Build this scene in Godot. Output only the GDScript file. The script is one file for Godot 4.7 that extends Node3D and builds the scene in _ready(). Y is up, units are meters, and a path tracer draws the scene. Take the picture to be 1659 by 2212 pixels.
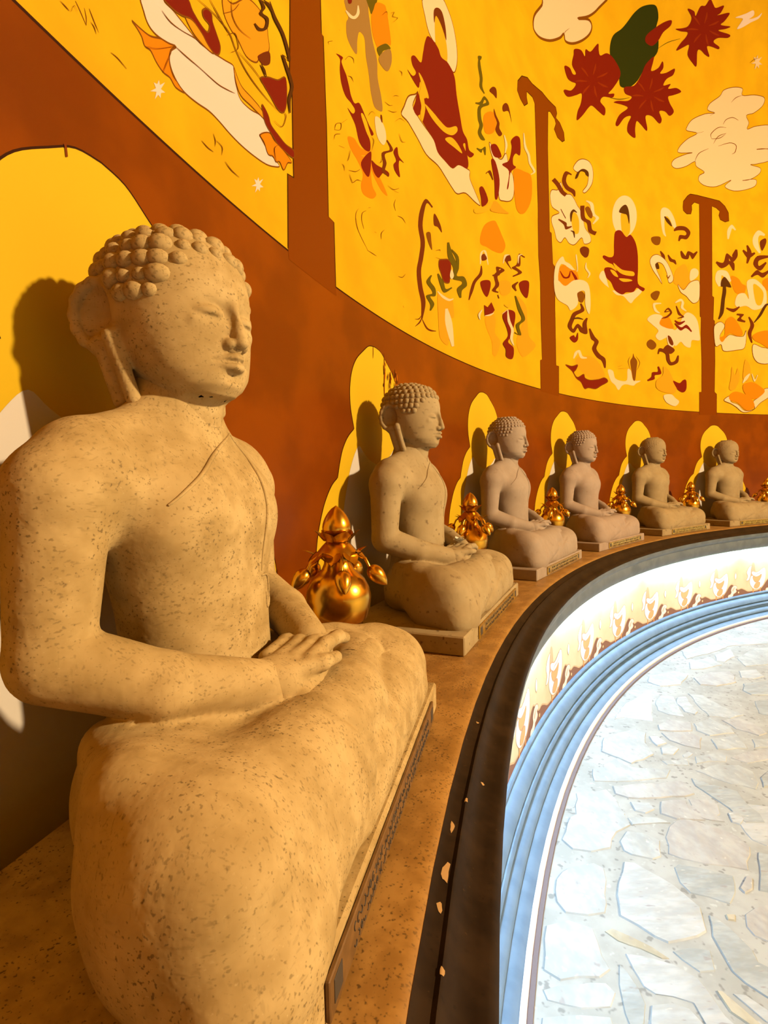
extends Node3D
# A round shrine room: stone seated figures on a ledge that runs round a painted wall, under a dome.
const R := 7.5                                   # radius of the upper wall
const MID := Vector3(6.7966, 0.0, 0.9382)        # centre of the room on the floor
const LEDGE := 0.9239                            # height of the ledge top
const SPRING := 4.7                              # height at which the dome starts
const CROWN := 5.6                               # rise of the dome
const FIRST := 166.1                             # bearing of the first statue seen from the room's centre
const STEP := 10.198                             # degrees from statue to statue
const LAMP := Vector3(6.8, 4.4, .75)
const WARM := Color(1.0, .89, .70)
const WARM_ENERGY := 132.0
const COOL := Color(.74, .89, 1.0)
const COOL_ENERGY := 1.85

var mats := {}

func at(deg: float, r: float, y: float) -> Vector3:
	var a := deg_to_rad(deg)
	return Vector3(MID.x + r * cos(a), y, MID.z - r * sin(a))

func wall_radius(h: float) -> float:
	if h <= SPRING:
		return R
	var t := minf((h - SPRING) / CROWN, 1.0)
	return R * sqrt(maxf(1.0 - t * t, 0.0))

func numbered(called: String) -> String:
	if not has_node(NodePath(called)):
		return called
	var n := 1
	while has_node(NodePath("%s_%03d" % [called, n])):
		n += 1
	return "%s_%03d" % [called, n]

func tag(o: Node, label := "", category := "", group := "", kind := "") -> Node:
	if label: o.set_meta("label", label)
	if category: o.set_meta("category", category)
	if group: o.set_meta("group", group)
	if kind: o.set_meta("kind", kind)
	return o

func base(called: String, where := Transform3D.IDENTITY) -> Node3D:
	var o := Node3D.new()
	o.name = numbered(called)
	add_child(o)
	o.transform = where
	return o

func put(called: String, m: Mesh, mat: Material, parent: Node = null) -> MeshInstance3D:
	var o := MeshInstance3D.new()
	o.mesh = m
	o.material_override = mat
	o.cast_shadow = GeometryInstance3D.SHADOW_CASTING_SETTING_ON
	if parent == null:
		o.name = numbered(called)
		add_child(o)
	else:
		o.name = called
		parent.add_child(o, true)
	return o

# ---------------------------------------------------------------- meshes
func arrays_mesh(v: PackedVector3Array, n: PackedVector3Array, idx: PackedInt32Array, col := PackedColorArray(), uv := PackedVector2Array()) -> ArrayMesh:
	var a := []
	a.resize(Mesh.ARRAY_MAX)
	a[Mesh.ARRAY_VERTEX] = v
	a[Mesh.ARRAY_NORMAL] = n
	a[Mesh.ARRAY_INDEX] = idx
	if col.size(): a[Mesh.ARRAY_COLOR] = col
	if uv.size(): a[Mesh.ARRAY_TEX_UV] = uv
	var m := ArrayMesh.new()
	m.add_surface_from_arrays(Mesh.PRIMITIVE_TRIANGLES, a)
	return m

# a profile of (radius, height) points swept round the room's centre from bearing a0 to a1; walls of it face left of the path
func ring(profile: Array, a0 := 0.0, a1 := 360.0, n := 180, smooth_deg := 35.0) -> ArrayMesh:
	var v := PackedVector3Array()
	var nn := PackedVector3Array()
	var idx := PackedInt32Array()
	var segs := profile.size() - 1
	var dirs := []
	for i in segs:
		var d: Vector2 = (profile[i + 1] - profile[i]).normalized()
		dirs.append(Vector2(d.y, -d.x))
	for i in segs:
		var n0: Vector2 = dirs[i]
		var n1: Vector2 = dirs[i]
		if i > 0 and rad_to_deg(absf(dirs[i].angle_to(dirs[i - 1]))) < smooth_deg:
			n0 = (dirs[i] + dirs[i - 1]).normalized()
		if i < segs - 1 and rad_to_deg(absf(dirs[i].angle_to(dirs[i + 1]))) < smooth_deg:
			n1 = (dirs[i] + dirs[i + 1]).normalized()
		var start := v.size()
		for j in n + 1:
			var deg := lerpf(a0, a1, float(j) / n)
			var a := deg_to_rad(deg)
			for e in 2:
				var p: Vector2 = profile[i + e]
				var q: Vector2 = n1 if e else n0
				v.append(at(deg, p.x, p.y))
				nn.append(Vector3(q.x * cos(a), q.y, -q.x * sin(a)))
		for j in n:
			var k := start + j * 2
			idx.append_array(PackedInt32Array([k, k + 1, k + 2, k + 1, k + 3, k + 2]))
	return arrays_mesh(v, nn, idx)

# a profile of (radius, height) points turned about the y axis
func lathe(profile: Array, n := 24, smooth_deg := 50.0, squash := 1.0) -> ArrayMesh:
	var v := PackedVector3Array()
	var nn := PackedVector3Array()
	var idx := PackedInt32Array()
	var segs := profile.size() - 1
	var dirs := []
	for i in segs:
		var d: Vector2 = (profile[i + 1] - profile[i]).normalized()
		dirs.append(Vector2(d.y, -d.x))
	for i in segs:
		var n0: Vector2 = dirs[i]
		var n1: Vector2 = dirs[i]
		if i > 0 and rad_to_deg(absf(dirs[i].angle_to(dirs[i - 1]))) < smooth_deg:
			n0 = (dirs[i] + dirs[i - 1]).normalized()
		if i < segs - 1 and rad_to_deg(absf(dirs[i].angle_to(dirs[i + 1]))) < smooth_deg:
			n1 = (dirs[i] + dirs[i + 1]).normalized()
		var start := v.size()
		for j in n + 1:
			var a := TAU * j / n
			for e in 2:
				var p: Vector2 = profile[i + e]
				var q: Vector2 = n1 if e else n0
				v.append(Vector3(p.x * cos(a), p.y, p.x * sin(a) * squash))
				nn.append(Vector3(q.x * cos(a), q.y, q.x * sin(a) / squash).normalized())
		for j in n:
			var k := start + j * 2
			idx.append_array(PackedInt32Array([k, k + 2, k + 1, k + 1, k + 2, k + 3]))
	return arrays_mesh(v, nn, idx)

# smooth normals from the faces
func smooth_mesh(v: PackedVector3Array, idx: PackedInt32Array) -> ArrayMesh:
	var nn := PackedVector3Array()
	nn.resize(v.size())
	for t in range(0, idx.size(), 3):
		var c := (v[idx[t + 2]] - v[idx[t]]).cross(v[idx[t + 1]] - v[idx[t]])
		nn[idx[t]] += c
		nn[idx[t + 1]] += c
		nn[idx[t + 2]] += c
	for i in nn.size():
		nn[i] = nn[i].normalized()
	return arrays_mesh(v, nn, idx)

# a round tube along points, radii given per point, ends closed
func tube_into(v: PackedVector3Array, idx: PackedInt32Array, pts: Array, radii: Array, sides := 8, flat := 1.0, flat_axis := Vector3.ZERO) -> void:
	var start := v.size()
	var up := Vector3.UP
	var n := pts.size()
	var t0: Vector3 = (pts[1] - pts[0]).normalized()
	if absf(t0.dot(up)) > 0.9: up = Vector3.RIGHT
	if flat_axis != Vector3.ZERO: up = flat_axis
	for i in n:
		var t: Vector3 = (pts[mini(i + 1, n - 1)] - pts[maxi(i - 1, 0)]).normalized()
		var s := t.cross(up).normalized()
		var u := s.cross(t).normalized()
		if flat_axis == Vector3.ZERO: up = u
		for k in sides:
			var a := TAU * k / sides
			v.append(pts[i] + (s * cos(a) + u * sin(a) * flat) * radii[i])
	for i in n - 1:
		for k in sides:
			var a := start + i * sides + k
			var b := start + i * sides + (k + 1) % sides
			idx.append_array(PackedInt32Array([a, b, a + sides, b, b + sides, a + sides]))
	for e in 2:
		var c := v.size()
		var i := 0 if e == 0 else n - 1
		v.append(pts[i])
		for k in sides:
			var a := start + i * sides + k
			var b := start + i * sides + (k + 1) % sides
			if e == 0: idx.append_array(PackedInt32Array([c, b, a]))
			else: idx.append_array(PackedInt32Array([c, a, b]))

func tube(pts: Array, radii: Array, sides := 8, flat := 1.0, flat_axis := Vector3.ZERO) -> ArrayMesh:
	var v := PackedVector3Array()
	var idx := PackedInt32Array()
	tube_into(v, idx, pts, radii, sides, flat, flat_axis)
	return smooth_mesh(v, idx)

# a box with chamfered edges between two corners
func block(lo: Vector3, hi: Vector3, c := 0.004) -> ArrayMesh:
	var st := SurfaceTool.new()
	st.begin(Mesh.PRIMITIVE_TRIANGLES)
	st.set_smooth_group(-1)
	var m := (lo + hi) * 0.5
	var h := (hi - lo) * 0.5
	var quads := []
	for ax in 3:
		for s in [-1.0, 1.0]:
			var q := []
			for k in [Vector2(-1, -1), Vector2(1, -1), Vector2(1, 1), Vector2(-1, 1)]:
				var p := Vector3()
				p[ax] = s * h[ax]
				p[(ax + 1) % 3] = k.x * (h[(ax + 1) % 3] - c)
				p[(ax + 2) % 3] = k.y * (h[(ax + 2) % 3] - c)
				q.append(p)
			quads.append(q)
	for ax in 3:                                     # edges along ax
		var b := (ax + 1) % 3
		var d := (ax + 2) % 3
		for sb in [-1.0, 1.0]:
			for sd in [-1.0, 1.0]:
				var q := []
				for k in [[0, -1.0], [0, 1.0], [1, 1.0], [1, -1.0]]:
					var p := Vector3()
					p[ax] = k[1] * (h[ax] - c)
					p[b] = sb * (h[b] - (c if k[0] else 0.0))
					p[d] = sd * (h[d] - (0.0 if k[0] else c))
					q.append(p)
				quads.append(q)
	for q in quads:
		var cen: Vector3 = (q[0] + q[2]) * 0.5
		var nrm: Vector3 = (q[1] - q[0]).cross(q[2] - q[0])
		var order := [0, 1, 2, 0, 2, 3] if nrm.dot(cen) < 0 else [0, 2, 1, 0, 3, 2]
		for i in order: st.add_vertex(m + q[i])
	for sx in [-1.0, 1.0]:
		for sy in [-1.0, 1.0]:
			for sz in [-1.0, 1.0]:
				var p := [Vector3(sx * h.x, sy * (h.y - c), sz * (h.z - c)), Vector3(sx * (h.x - c), sy * h.y, sz * (h.z - c)), Vector3(sx * (h.x - c), sy * (h.y - c), sz * h.z)]
				if sx * sy * sz > 0: p.reverse()
				for q in p: st.add_vertex(m + q)
	st.generate_normals()
	return st.commit()

# ---------------------------------------------------------------- carved shapes: distance fields meshed as surface nets
# shapes: [0, a, b, ra, rb, k, sub] tapered capsule; [1, centre, radii, basis, _, k, sub] ellipsoid; [2, rows of (y, cx, half depth, half width), _, _, _, k, sub] column
func part(s: Array, p: Vector3) -> float:
	match s[0]:
		0:
			var a: Vector3 = s[1]
			var ba: Vector3 = s[7]
			var pa := p - a
			var t := clampf(pa.dot(ba) * s[8], 0.0, 1.0)
			return (pa - ba * t).length() - (s[3] + (s[4] - s[3]) * t)
		1:
			var q: Vector3 = s[3] * (p - s[1])
			var rr: Vector3 = s[2]
			var u := q / rr
			var k0 := u.length()
			if k0 < 1e-6: return -minf(rr.x, minf(rr.y, rr.z))
			return k0 * (k0 - 1.0) / (u / rr).length()
		_:
			var rows: PackedVector3Array = s[1]
			var ys: PackedFloat32Array = s[2]
			var n := ys.size()
			var y := clampf(p.y, ys[0], ys[n - 1])
			var i := 0
			while i < n - 2 and ys[i + 1] < y: i += 1
			var t := (y - ys[i]) / (ys[i + 1] - ys[i])
			t = clampf(t, 0.0, 1.0)
			var w := rows[i].lerp(rows[i + 1], t)
			if s[3]:                                   # cubic between the rows
				var r0 := rows[maxi(i - 1, 0)]
				var r3 := rows[mini(i + 2, n - 1)]
				w = rows[i].cubic_interpolate(rows[i + 1], r0, r3, t)
			var dx := (p.x - w.x) / w.y
			var dz := p.z / w.z
			var k := sqrt(dx * dx + dz * dz)
			var d: float
			if k < 1e-5: d = -minf(w.y, w.z)
			else:
				var gx := dx / w.y
				var gz := dz / w.z
				d = k * (k - 1.0) / sqrt(gx * gx + gz * gz)
			var dy := p.y - y
			if dy != 0.0:
				return sqrt(maxf(d, 0.0) ** 2 + dy * dy) if d > 0.0 else absf(dy)
			return d

func field(p: Vector3, list: Array) -> float:
	var d := 1.0
	for s in list:
		var e := part(s, p)
		var k: float = s[5]
		if s[6]:
			e = -e
			var h := maxf(k - absf(d - e), 0.0)
			d = maxf(d, e) + h * h * 0.25 / k
		else:
			var h := maxf(k - absf(d - e), 0.0)
			d = minf(d, e) - h * h * 0.25 / k
	return d

func cap(a: Vector3, b: Vector3, ra: float, rb: float, k := 0.03, sub := false) -> Array:
	var ba := b - a
	return [0, a, b, ra, rb, k, sub, ba, 1.0 / maxf(ba.length_squared(), 1e-9)]

func egg(c: Vector3, radii: Vector3, k := 0.03, sub := false, turn := Vector3.ZERO) -> Array:
	return [1, c, radii, Basis.from_euler(turn).transposed(), 0.0, k, sub]

func column(rows: Array, k := 0.03, cubic := true) -> Array:
	var v := PackedVector3Array()
	var y := PackedFloat32Array()
	for r in rows:
		y.append(r[0])
		v.append(Vector3(r[1], r[2], r[3]))
	return [2, v, y, cubic, 0.0, k, false]

func near_parts(list: Array, c: Vector3, reach: float) -> Array:
	var ds := []
	var best := 1e9
	for s in list:
		var e := part(s, c)
		ds.append(e)
		if not s[6]: best = minf(best, e)
	var out := []
	for i in list.size():
		var s: Array = list[i]
		if s[6]:
			if absf(ds[i]) < reach + s[5] or ds[i] < 0.0: out.append(s)
		elif ds[i] < best + 2.0 * reach + s[5]: out.append(s)
	return out

func carve(list: Array, lo: Vector3, hi: Vector3, c: float) -> ArrayMesh:
	var verts := PackedVector3Array()
	var cells := {}
	var edges := PackedInt32Array()                    # cell x, y, z, axis, flip
	var big := 16
	var small := 4
	var size := (hi - lo) / c
	var nb := Vector3i(ceili(size.x / big), ceili(size.y / big), ceili(size.z / big))
	var reach_big := big * c * 0.87 * 1.25
	var reach := small * c * 0.87 * 1.25
	var val := PackedFloat32Array()
	val.resize(125)
	for bx in nb.x: for by in nb.y: for bz in nb.z:
		var bc := lo + Vector3(bx + 0.5, by + 0.5, bz + 0.5) * (big * c)
		if absf(field(bc, list)) > reach_big + 0.02: continue
		var l1 := near_parts(list, bc, reach_big)
		for sx in 4: for sy in 4: for sz in 4:
			var o := Vector3i(bx * big + sx * small, by * big + sy * small, bz * big + sz * small)
			var sc := lo + (Vector3(o) + Vector3(2, 2, 2)) * c
			if absf(field(sc, l1)) > reach + 0.006: continue
			var l2 := near_parts(l1, sc, reach)
			var any_in := false
			var any_out := false
			for i in 5: for j in 5: for k in 5:
				var f := field(lo + Vector3(o.x + i, o.y + j, o.z + k) * c, l2)
				val[i * 25 + j * 5 + k] = f
				if f < 0.0: any_in = true
				else: any_out = true
			if not (any_in and any_out): continue
			for i in 4: for j in 4: for k in 4:
				var b := i * 25 + j * 5 + k
				var acc := Vector3.ZERO
				var cnt := 0
				var v000 := val[b]
				var v100 := val[b + 25]
				var v010 := val[b + 5]
				var v001 := val[b + 1]
				var v110 := val[b + 30]
				var v101 := val[b + 26]
				var v011 := val[b + 6]
				var v111 := val[b + 31]
				var m := int(v000 < 0) + int(v100 < 0) + int(v010 < 0) + int(v001 < 0) + int(v110 < 0) + int(v101 < 0) + int(v011 < 0) + int(v111 < 0)
				if m == 0 or m == 8: continue
				if (v000 < 0) != (v100 < 0): acc += Vector3(v000 / (v000 - v100), 0, 0); cnt += 1
				if (v010 < 0) != (v110 < 0): acc += Vector3(v010 / (v010 - v110), 1, 0); cnt += 1
				if (v001 < 0) != (v101 < 0): acc += Vector3(v001 / (v001 - v101), 0, 1); cnt += 1
				if (v011 < 0) != (v111 < 0): acc += Vector3(v011 / (v011 - v111), 1, 1); cnt += 1
				if (v000 < 0) != (v010 < 0): acc += Vector3(0, v000 / (v000 - v010), 0); cnt += 1
				if (v100 < 0) != (v110 < 0): acc += Vector3(1, v100 / (v100 - v110), 0); cnt += 1
				if (v001 < 0) != (v011 < 0): acc += Vector3(0, v001 / (v001 - v011), 1); cnt += 1
				if (v101 < 0) != (v111 < 0): acc += Vector3(1, v101 / (v101 - v111), 1); cnt += 1
				if (v000 < 0) != (v001 < 0): acc += Vector3(0, 0, v000 / (v000 - v001)); cnt += 1
				if (v100 < 0) != (v101 < 0): acc += Vector3(1, 0, v100 / (v100 - v101)); cnt += 1
				if (v010 < 0) != (v011 < 0): acc += Vector3(0, 1, v010 / (v010 - v011)); cnt += 1
				if (v110 < 0) != (v111 < 0): acc += Vector3(1, 1, v110 / (v110 - v111)); cnt += 1
				var cx := o.x + i
				var cy := o.y + j
				var cz := o.z + k
				cells[(cx * 1024 + cy) * 1024 + cz] = verts.size()
				verts.append(lo + (Vector3(cx, cy, cz) + acc / cnt) * c)
				if (v000 < 0) != (v100 < 0): edges.append_array(PackedInt32Array([cx, cy, cz, 0, int(v000 < 0)]))
				if (v000 < 0) != (v010 < 0): edges.append_array(PackedInt32Array([cx, cy, cz, 1, int(v000 < 0)]))
				if (v000 < 0) != (v001 < 0): edges.append_array(PackedInt32Array([cx, cy, cz, 2, int(v000 < 0)]))
	var idx := PackedInt32Array()
	for e in range(0, edges.size(), 5):
		var x := edges[e]
		var y := edges[e + 1]
		var z := edges[e + 2]
		var key := (x * 1024 + y) * 1024 + z
		var d1: int
		var d2: int
		match edges[e + 3]:
			0: d1 = 1024; d2 = 1
			1: d1 = 1; d2 = 1048576
			_: d1 = 1048576; d2 = 1024
		var a: int = cells.get(key, -1)
		var b: int = cells.get(key - d1, -1)
		var cc: int = cells.get(key - d1 - d2, -1)
		var d: int = cells.get(key - d2, -1)
		if a < 0 or b < 0 or cc < 0 or d < 0: continue
		if edges[e + 4]: idx.append_array(PackedInt32Array([a, cc, b, a, d, cc]))
		else: idx.append_array(PackedInt32Array([a, b, cc, a, cc, d]))
	return smooth_mesh(verts, idx)

# walk from p along d to the surface
func land(p: Vector3, d: Vector3, list: Array) -> Vector3:
	var t := 0.0
	for i in 60:
		var f := field(p + d * t, list)
		if absf(f) < 0.0003: break
		t += f * 0.7
	return p + d * t

# ---------------------------------------------------------------- the seated figure: x forward, y up, z to its right hand
var body_parts := []
var head_parts := []

func figure_parts() -> void:
	var b := []
	b.append(column([[.07, -.30, .12, .19], [.16, -.30, .112, .165], [.25, -.302, .100, .135], [.33, -.304, .098, .137], [.41, -.308, .102, .155], [.475, -.312, .104, .175], [.525, -.320, .096, .185], [.560, -.326, .082, .160], [.590, -.328, .068, .100], [.62, -.327, .061, .068], [.70, -.322, .060, .066]], .03))
	for s in [1.0, -1.0]:
		b.append(egg(Vector3(-.262, .465, .070 * s), Vector3(.040, .055, .070), .05))                     # breast
		b.append(cap(Vector3(-.334, .598, .030 * s), Vector3(-.342, .552, .165 * s), .044, .050, .05))    # slope of the shoulder
		b.append(cap(Vector3(-.336, .522, .190 * s), Vector3(-.338, .512, .210 * s), .062, .060, .04))    # shoulder
		b.append(cap(Vector3(-.339, .505, .214 * s), Vector3(-.338, .330, .238 * s), .057, .046, .02))    # upper arm
	# lap and legs: the right shin lies over the left
	b.append(egg(Vector3(-.230, .120, 0), Vector3(.175, .085, .27), .05))
	b.append(cap(Vector3(-.276, .146, .150), Vector3(-.122, .144, .292), .090, .089, .04))
	b.append(cap(Vector3(-.290, .212, .215), Vector3(-.200, .204, .285), .026, .030, .04))                 # the ridge of the thigh
	b.append(cap(Vector3(-.200, .204, .285), Vector3(-.070, .165, .335), .030, .034, .05))
	b.append(egg(Vector3(-.170, .122, .270), Vector3(.080, .080, .085), .04))
	b.append(cap(Vector3(-.145, .080, .312), Vector3(-.060, .080, .345), .052, .050, .04))
	b.append(cap(Vector3(-.215, .190, .130), Vector3(-.170, .180, .020), .045, .040, .03))
	b.append(cap(Vector3(-.272, .196, -.200), Vector3(-.190, .186, -.290), .030, .034, .05))
	b.append(cap(Vector3(-.275, .136, -.150), Vector3(-.115, .132, -.335), .094, .085, .04))
	b.append(cap(Vector3(-.112, .136, .288), Vector3(-.090, .160, -.06), .092, .066, .03))                 # right shin
	b.append(cap(Vector3(-.090, .160, -.06), Vector3(-.120, .176, -.235), .062, .045, .03))                # right foot
	b.append(cap(Vector3(-.060, .080, .300), Vector3(-.060, .110, .05), .058, .050, .04))                  # its lower face
	b.append(cap(Vector3(-.125, .085, .290), Vector3(-.060, .085, .290), .058, .058, .04))
	b.append(cap(Vector3(-.088, .125, -.345), Vector3(-.060, .100, .00), .082, .060, .008))                # left shin
	b.append(cap(Vector3(-.058, .085, -.345), Vector3(-.052, .078, .08), .055, .048, .010))
	b.append(cap(Vector3(-.054, .085, .00), Vector3(-.050, .075, .19), .050, .036, .010))                  # left foot
	b.append(cap(Vector3(-.338, .316, .238), Vector3(-.240, .270, .175), .047, .042, .008))                 # forearms
	b.append(cap(Vector3(-.240, .270, .175), Vector3(-.160, .236, .065), .042, .034, .008))
	b.append(cap(Vector3(-.338, .316, -.238), Vector3(-.240, .282, -.175), .047, .040, .008))
	b.append(cap(Vector3(-.240, .282, -.175), Vector3(-.155, .258, -.080), .040, .032, .008))
	body_parts = b
	var h := []
	h.append(column([[.646, -.268, .040, .046], [.657, -.275, .055, .064], [.675, -.288, .074, .083], [.705, -.302, .091, .095], [.740, -.313, .104, .102], [.770, -.320, .111, .105], [.800, -.322, .113, .105], [.830, -.323, .106, .099], [.855, -.322, .090, .085], [.873, -.321, .066, .062], [.884, -.321, .035, .034]], .01))
	h.append(cap(Vector3(-.325, .56, 0), Vector3(-.315, .70, 0), .061, .064, .02))                          # neck
	h.append(egg(Vector3(-.238, .664, 0), Vector3(.022, .018, .026), .02))                                  # chin
	h.append(cap(Vector3(-.2150, .782, 0), Vector3(-.1985, .722, 0), .0080, .0100, .012))                   # nose
	h.append(egg(Vector3(-.2005, .7150, 0), Vector3(.0135, .0085, .0115), .004))
	for s in [1.0, -1.0]:
		h.append(egg(Vector3(-.2110, .7130, .0140 * s), Vector3(.0125, .0085, .0085), .004))               # nostril wing
		h.append(egg(Vector3(-.2060, .7510, .0330 * s), Vector3(.0150, .0170, .0270), .012, true))          # eye socket
		h.append(egg(Vector3(-.2290, .7545, .0350 * s), Vector3(.0170, .0120, .0250), .003, false, Vector3(0, -.35 * s, 0)))  # lid
		h.append(cap(Vector3(-.2090, .7450, .0140 * s), Vector3(-.2225, .7455, .0640 * s), .0054, .0038, .002, true))         # slit
		h.append(cap(Vector3(-.2185, .7390, .0160 * s), Vector3(-.2320, .7395, .0560 * s), .0050, .0050, .010))               # lower lid
		h.append(cap(Vector3(-.2070, .6955, .0040 * s), Vector3(-.2235, .6905, .0300 * s), .0078, .0034, .003)) # upper lip
		h.append(cap(Vector3(-.2075, .6820, .0040 * s), Vector3(-.2230, .6860, .0270 * s), .0088, .0052, .003))     # lower lip
		h.append(cap(Vector3(-.1990, .6895, .0000), Vector3(-.2190, .6890, .0340 * s), .0030, .0024, .002, true))
		h.append(egg(Vector3(-.2080, .6680, .0080 * s), Vector3(.0060, .0035, .0160), .010, true))
		# ear: sunk bowl, standing rim and long split lobe
		var ec := Vector3(-.366, .756, .096 * s)
		var eu := Vector3(.90, 0, -.43 * s)
		h.append(egg(ec - Vector3(.43, 0, .90 * s) * .012, Vector3(.036, .046, .014), .006, false, Vector3(0, .45 * s, 0)))
		for i in 14:
			var t0 := TAU * i / 14.0
			var t1 := TAU * (i + 1) / 14.0
			h.append(cap(ec + eu * cos(t0) * .036 + Vector3(0, .046 * sin(t0), 0), ec + eu * cos(t1) * .036 + Vector3(0, .046 * sin(t1), 0), .0075, .0075, .004))
		h.append(egg(ec + Vector3(.43, 0, .90 * s) * .010, Vector3(.026, .036, .016), .004, true, Vector3(0, .45 * s, 0)))
		h.append(cap(Vector3(-.338, .722, .102 * s), Vector3(-.320, .636, .084 * s), .0115, .0105, .010))
		h.append(cap(Vector3(-.364, .716, .096 * s), Vector3(-.346, .636, .084 * s), .0125, .0105, .010))
		h.append(cap(Vector3(-.350, .705, .116 * s), Vector3(-.333, .648, .102 * s), .0060, .0050, .004, true))
	head_parts = h

# one finger as a chain of tapered joints
func finger(list: Array, p: Array, r0: float, r1: float) -> void:
	for i in p.size() - 1:
		var t0 := float(i) / (p.size() - 1)
		var t1 := float(i + 1) / (p.size() - 1)
		list.append(cap(p[i], p[i + 1], lerpf(r0, r1, t0), lerpf(r0, r1, t1), .006))

func hands_parts() -> Array:
	var h := []
	# left hand below, its fingers reaching towards the right knee
	h.append(cap(Vector3(-.165, .245, -.090), Vector3(-.150, .222, .020), .033, .028, .01))
	h.append(cap(Vector3(-.128, .238, -.060), Vector3(-.120, .216, .020), .022, .019, .02))
	for i in 4:
		var x := -.170 + .020 * i
		var reach: float = [.085, .098, .100, .088][i]
		finger(h, [Vector3(x, .224, .01), Vector3(x + .003, .217, .055), Vector3(x + .006, .205, reach)], .0118, .0088)
	# right hand on top, its fingers reaching towards the left
	h.append(cap(Vector3(-.168, .238, .070), Vector3(-.150, .240, -.010), .032, .026, .01))
	h.append(cap(Vector3(-.140, .240, .055), Vector3(-.122, .242, -.010), .024, .020, .02))
	for i in 4:
		var x := -.183 + .0228 * i
		var reach: float = [-.120, -.136, -.138, -.122][i]
		finger(h, [Vector3(x, .256, .015), Vector3(x + .003, .2625, -.045), Vector3(x + .006, .260, -.095), Vector3(x + .008, .250, reach)], .0128, .0098)
	finger(h, [Vector3(-.130, .250, .050), Vector3(-.097, .252, .010), Vector3(-.090, .248, -.030)], .0135, .0095)
	return h

# the seats of the curls on the skull, row by row; shape is [step, radius]
func curl_seats(step: float) -> Array:
	var seats := []
	var c := Vector3(-.322, .775, 0)
	var rows := int(0.125 * PI / 2.0 / step)
	for i in range(-14, rows + 1):
		var lat := i * step / .112
		if lat > PI / 2.0: break
		var around := maxi(int(round(TAU * cos(lat) * .108 / (step * 1.02))), 1)
		for j in around:
			var lon := TAU * (j + (0.5 if i % 2 else 0.0)) / around       # 0 is straight ahead
			var d := Vector3(cos(lat) * cos(lon), sin(lat), cos(lat) * sin(lon))
			var p := land(c + d * .2, -d, [head_parts[0]])
			if Vector2((p.x + .365) / .048, (p.y - .745) / .055).length() < 1.0 and absf(p.z) > .04: continue   # room for the ear
			var f := absf(wrapf(lon, -PI, PI))                            # hairline: high in front, over the ear, low at the nape
			var line := .829
			if f > .5: line = lerpf(.829, .768, smoothstep(.45, 1.2, f))
			if f > 1.25: line = lerpf(.768, .690, smoothstep(1.45, 2.2, f))
			if p.y < line: continue
			seats.append([p, d])
	return seats

func curl_bump() -> ArrayMesh:
	var v := PackedVector3Array()
	var idx := PackedInt32Array()
	for i in 7:
		var a := PI * .60 * i / 6.0
		for k in 12:
			var b := TAU * k / 12.0
			v.append(Vector3(sin(a) * cos(b), cos(a), sin(a) * sin(b)))
	for i in 6:
		for k in 12:
			var q := i * 12 + k
			var w := i * 12 + (k + 1) % 12
			idx.append_array(PackedInt32Array([q, q + 12, w, w, q + 12, w + 12]))
	return smooth_mesh(v, idx)

func curl_places(step: float, r: float, sink: float, tall: float, wild: float) -> Array:
	var rng := RandomNumberGenerator.new()
	rng.seed = 7
	var out := []
	for s in curl_seats(step):
		var n: Vector3 = (s[1] + Vector3(rng.randf_range(-1, 1), rng.randf_range(-1, 1), rng.randf_range(-1, 1)) * wild * .25).normalized()
		var rr := r * rng.randf_range(1.0 - wild, 1.0 + wild * .7)
		var t := n.cross(Vector3.UP if absf(n.y) < .9 else Vector3.RIGHT).normalized()
		var long := rng.randf_range(1.0, 1.0 + wild * 1.4)
		var bs := Basis(t * rr * long, n * rr * tall, t.cross(n) * rr)
		out.append(Transform3D(bs, s[0] - n * sink + t * rng.randf_range(-1, 1) * step * wild * .5))
	return out

func joined(m: ArrayMesh, places: Array) -> ArrayMesh:
	var st := SurfaceTool.new()
	for p in places: st.append_from(m, 0, p)
	return st.commit()

# a thin raised hem laid on the torso along (height, sideways) points
func hem(path: Array, r: float) -> ArrayMesh:
	var pts := []
	for i in path.size() - 1:
		for k in 6:
			var q: Vector2 = path[i].cubic_interpolate(path[i + 1], path[maxi(i - 1, 0)], path[mini(i + 2, path.size() - 1)], k / 6.0)
			pts.append(land(Vector3(-.05, q.x, q.y), Vector3(-1, 0, 0), body_parts))
	var radii := []
	for i in pts.size(): radii.append(r * (0.45 + 0.55 * sin(PI * (i + .5) / pts.size())))
	return tube(pts, radii, 7)

func foot_parts() -> Array:
	var h := [cap(Vector3(-.105, .182, -.150), Vector3(-.098, .186, -.235), .040, .030, .02)]
	for i in 5:
		finger(h, [Vector3(-.128 + .0155 * i, .196 - .003 * i, -.235), Vector3(-.130 + .0165 * i, .203 - .004 * i, -.262 + .003 * i), Vector3(-.130 + .0165 * i, .198 - .004 * i, -.274 + .003 * i)], .0105 - .0009 * i, .0085 - .0008 * i)
	return h

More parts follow.
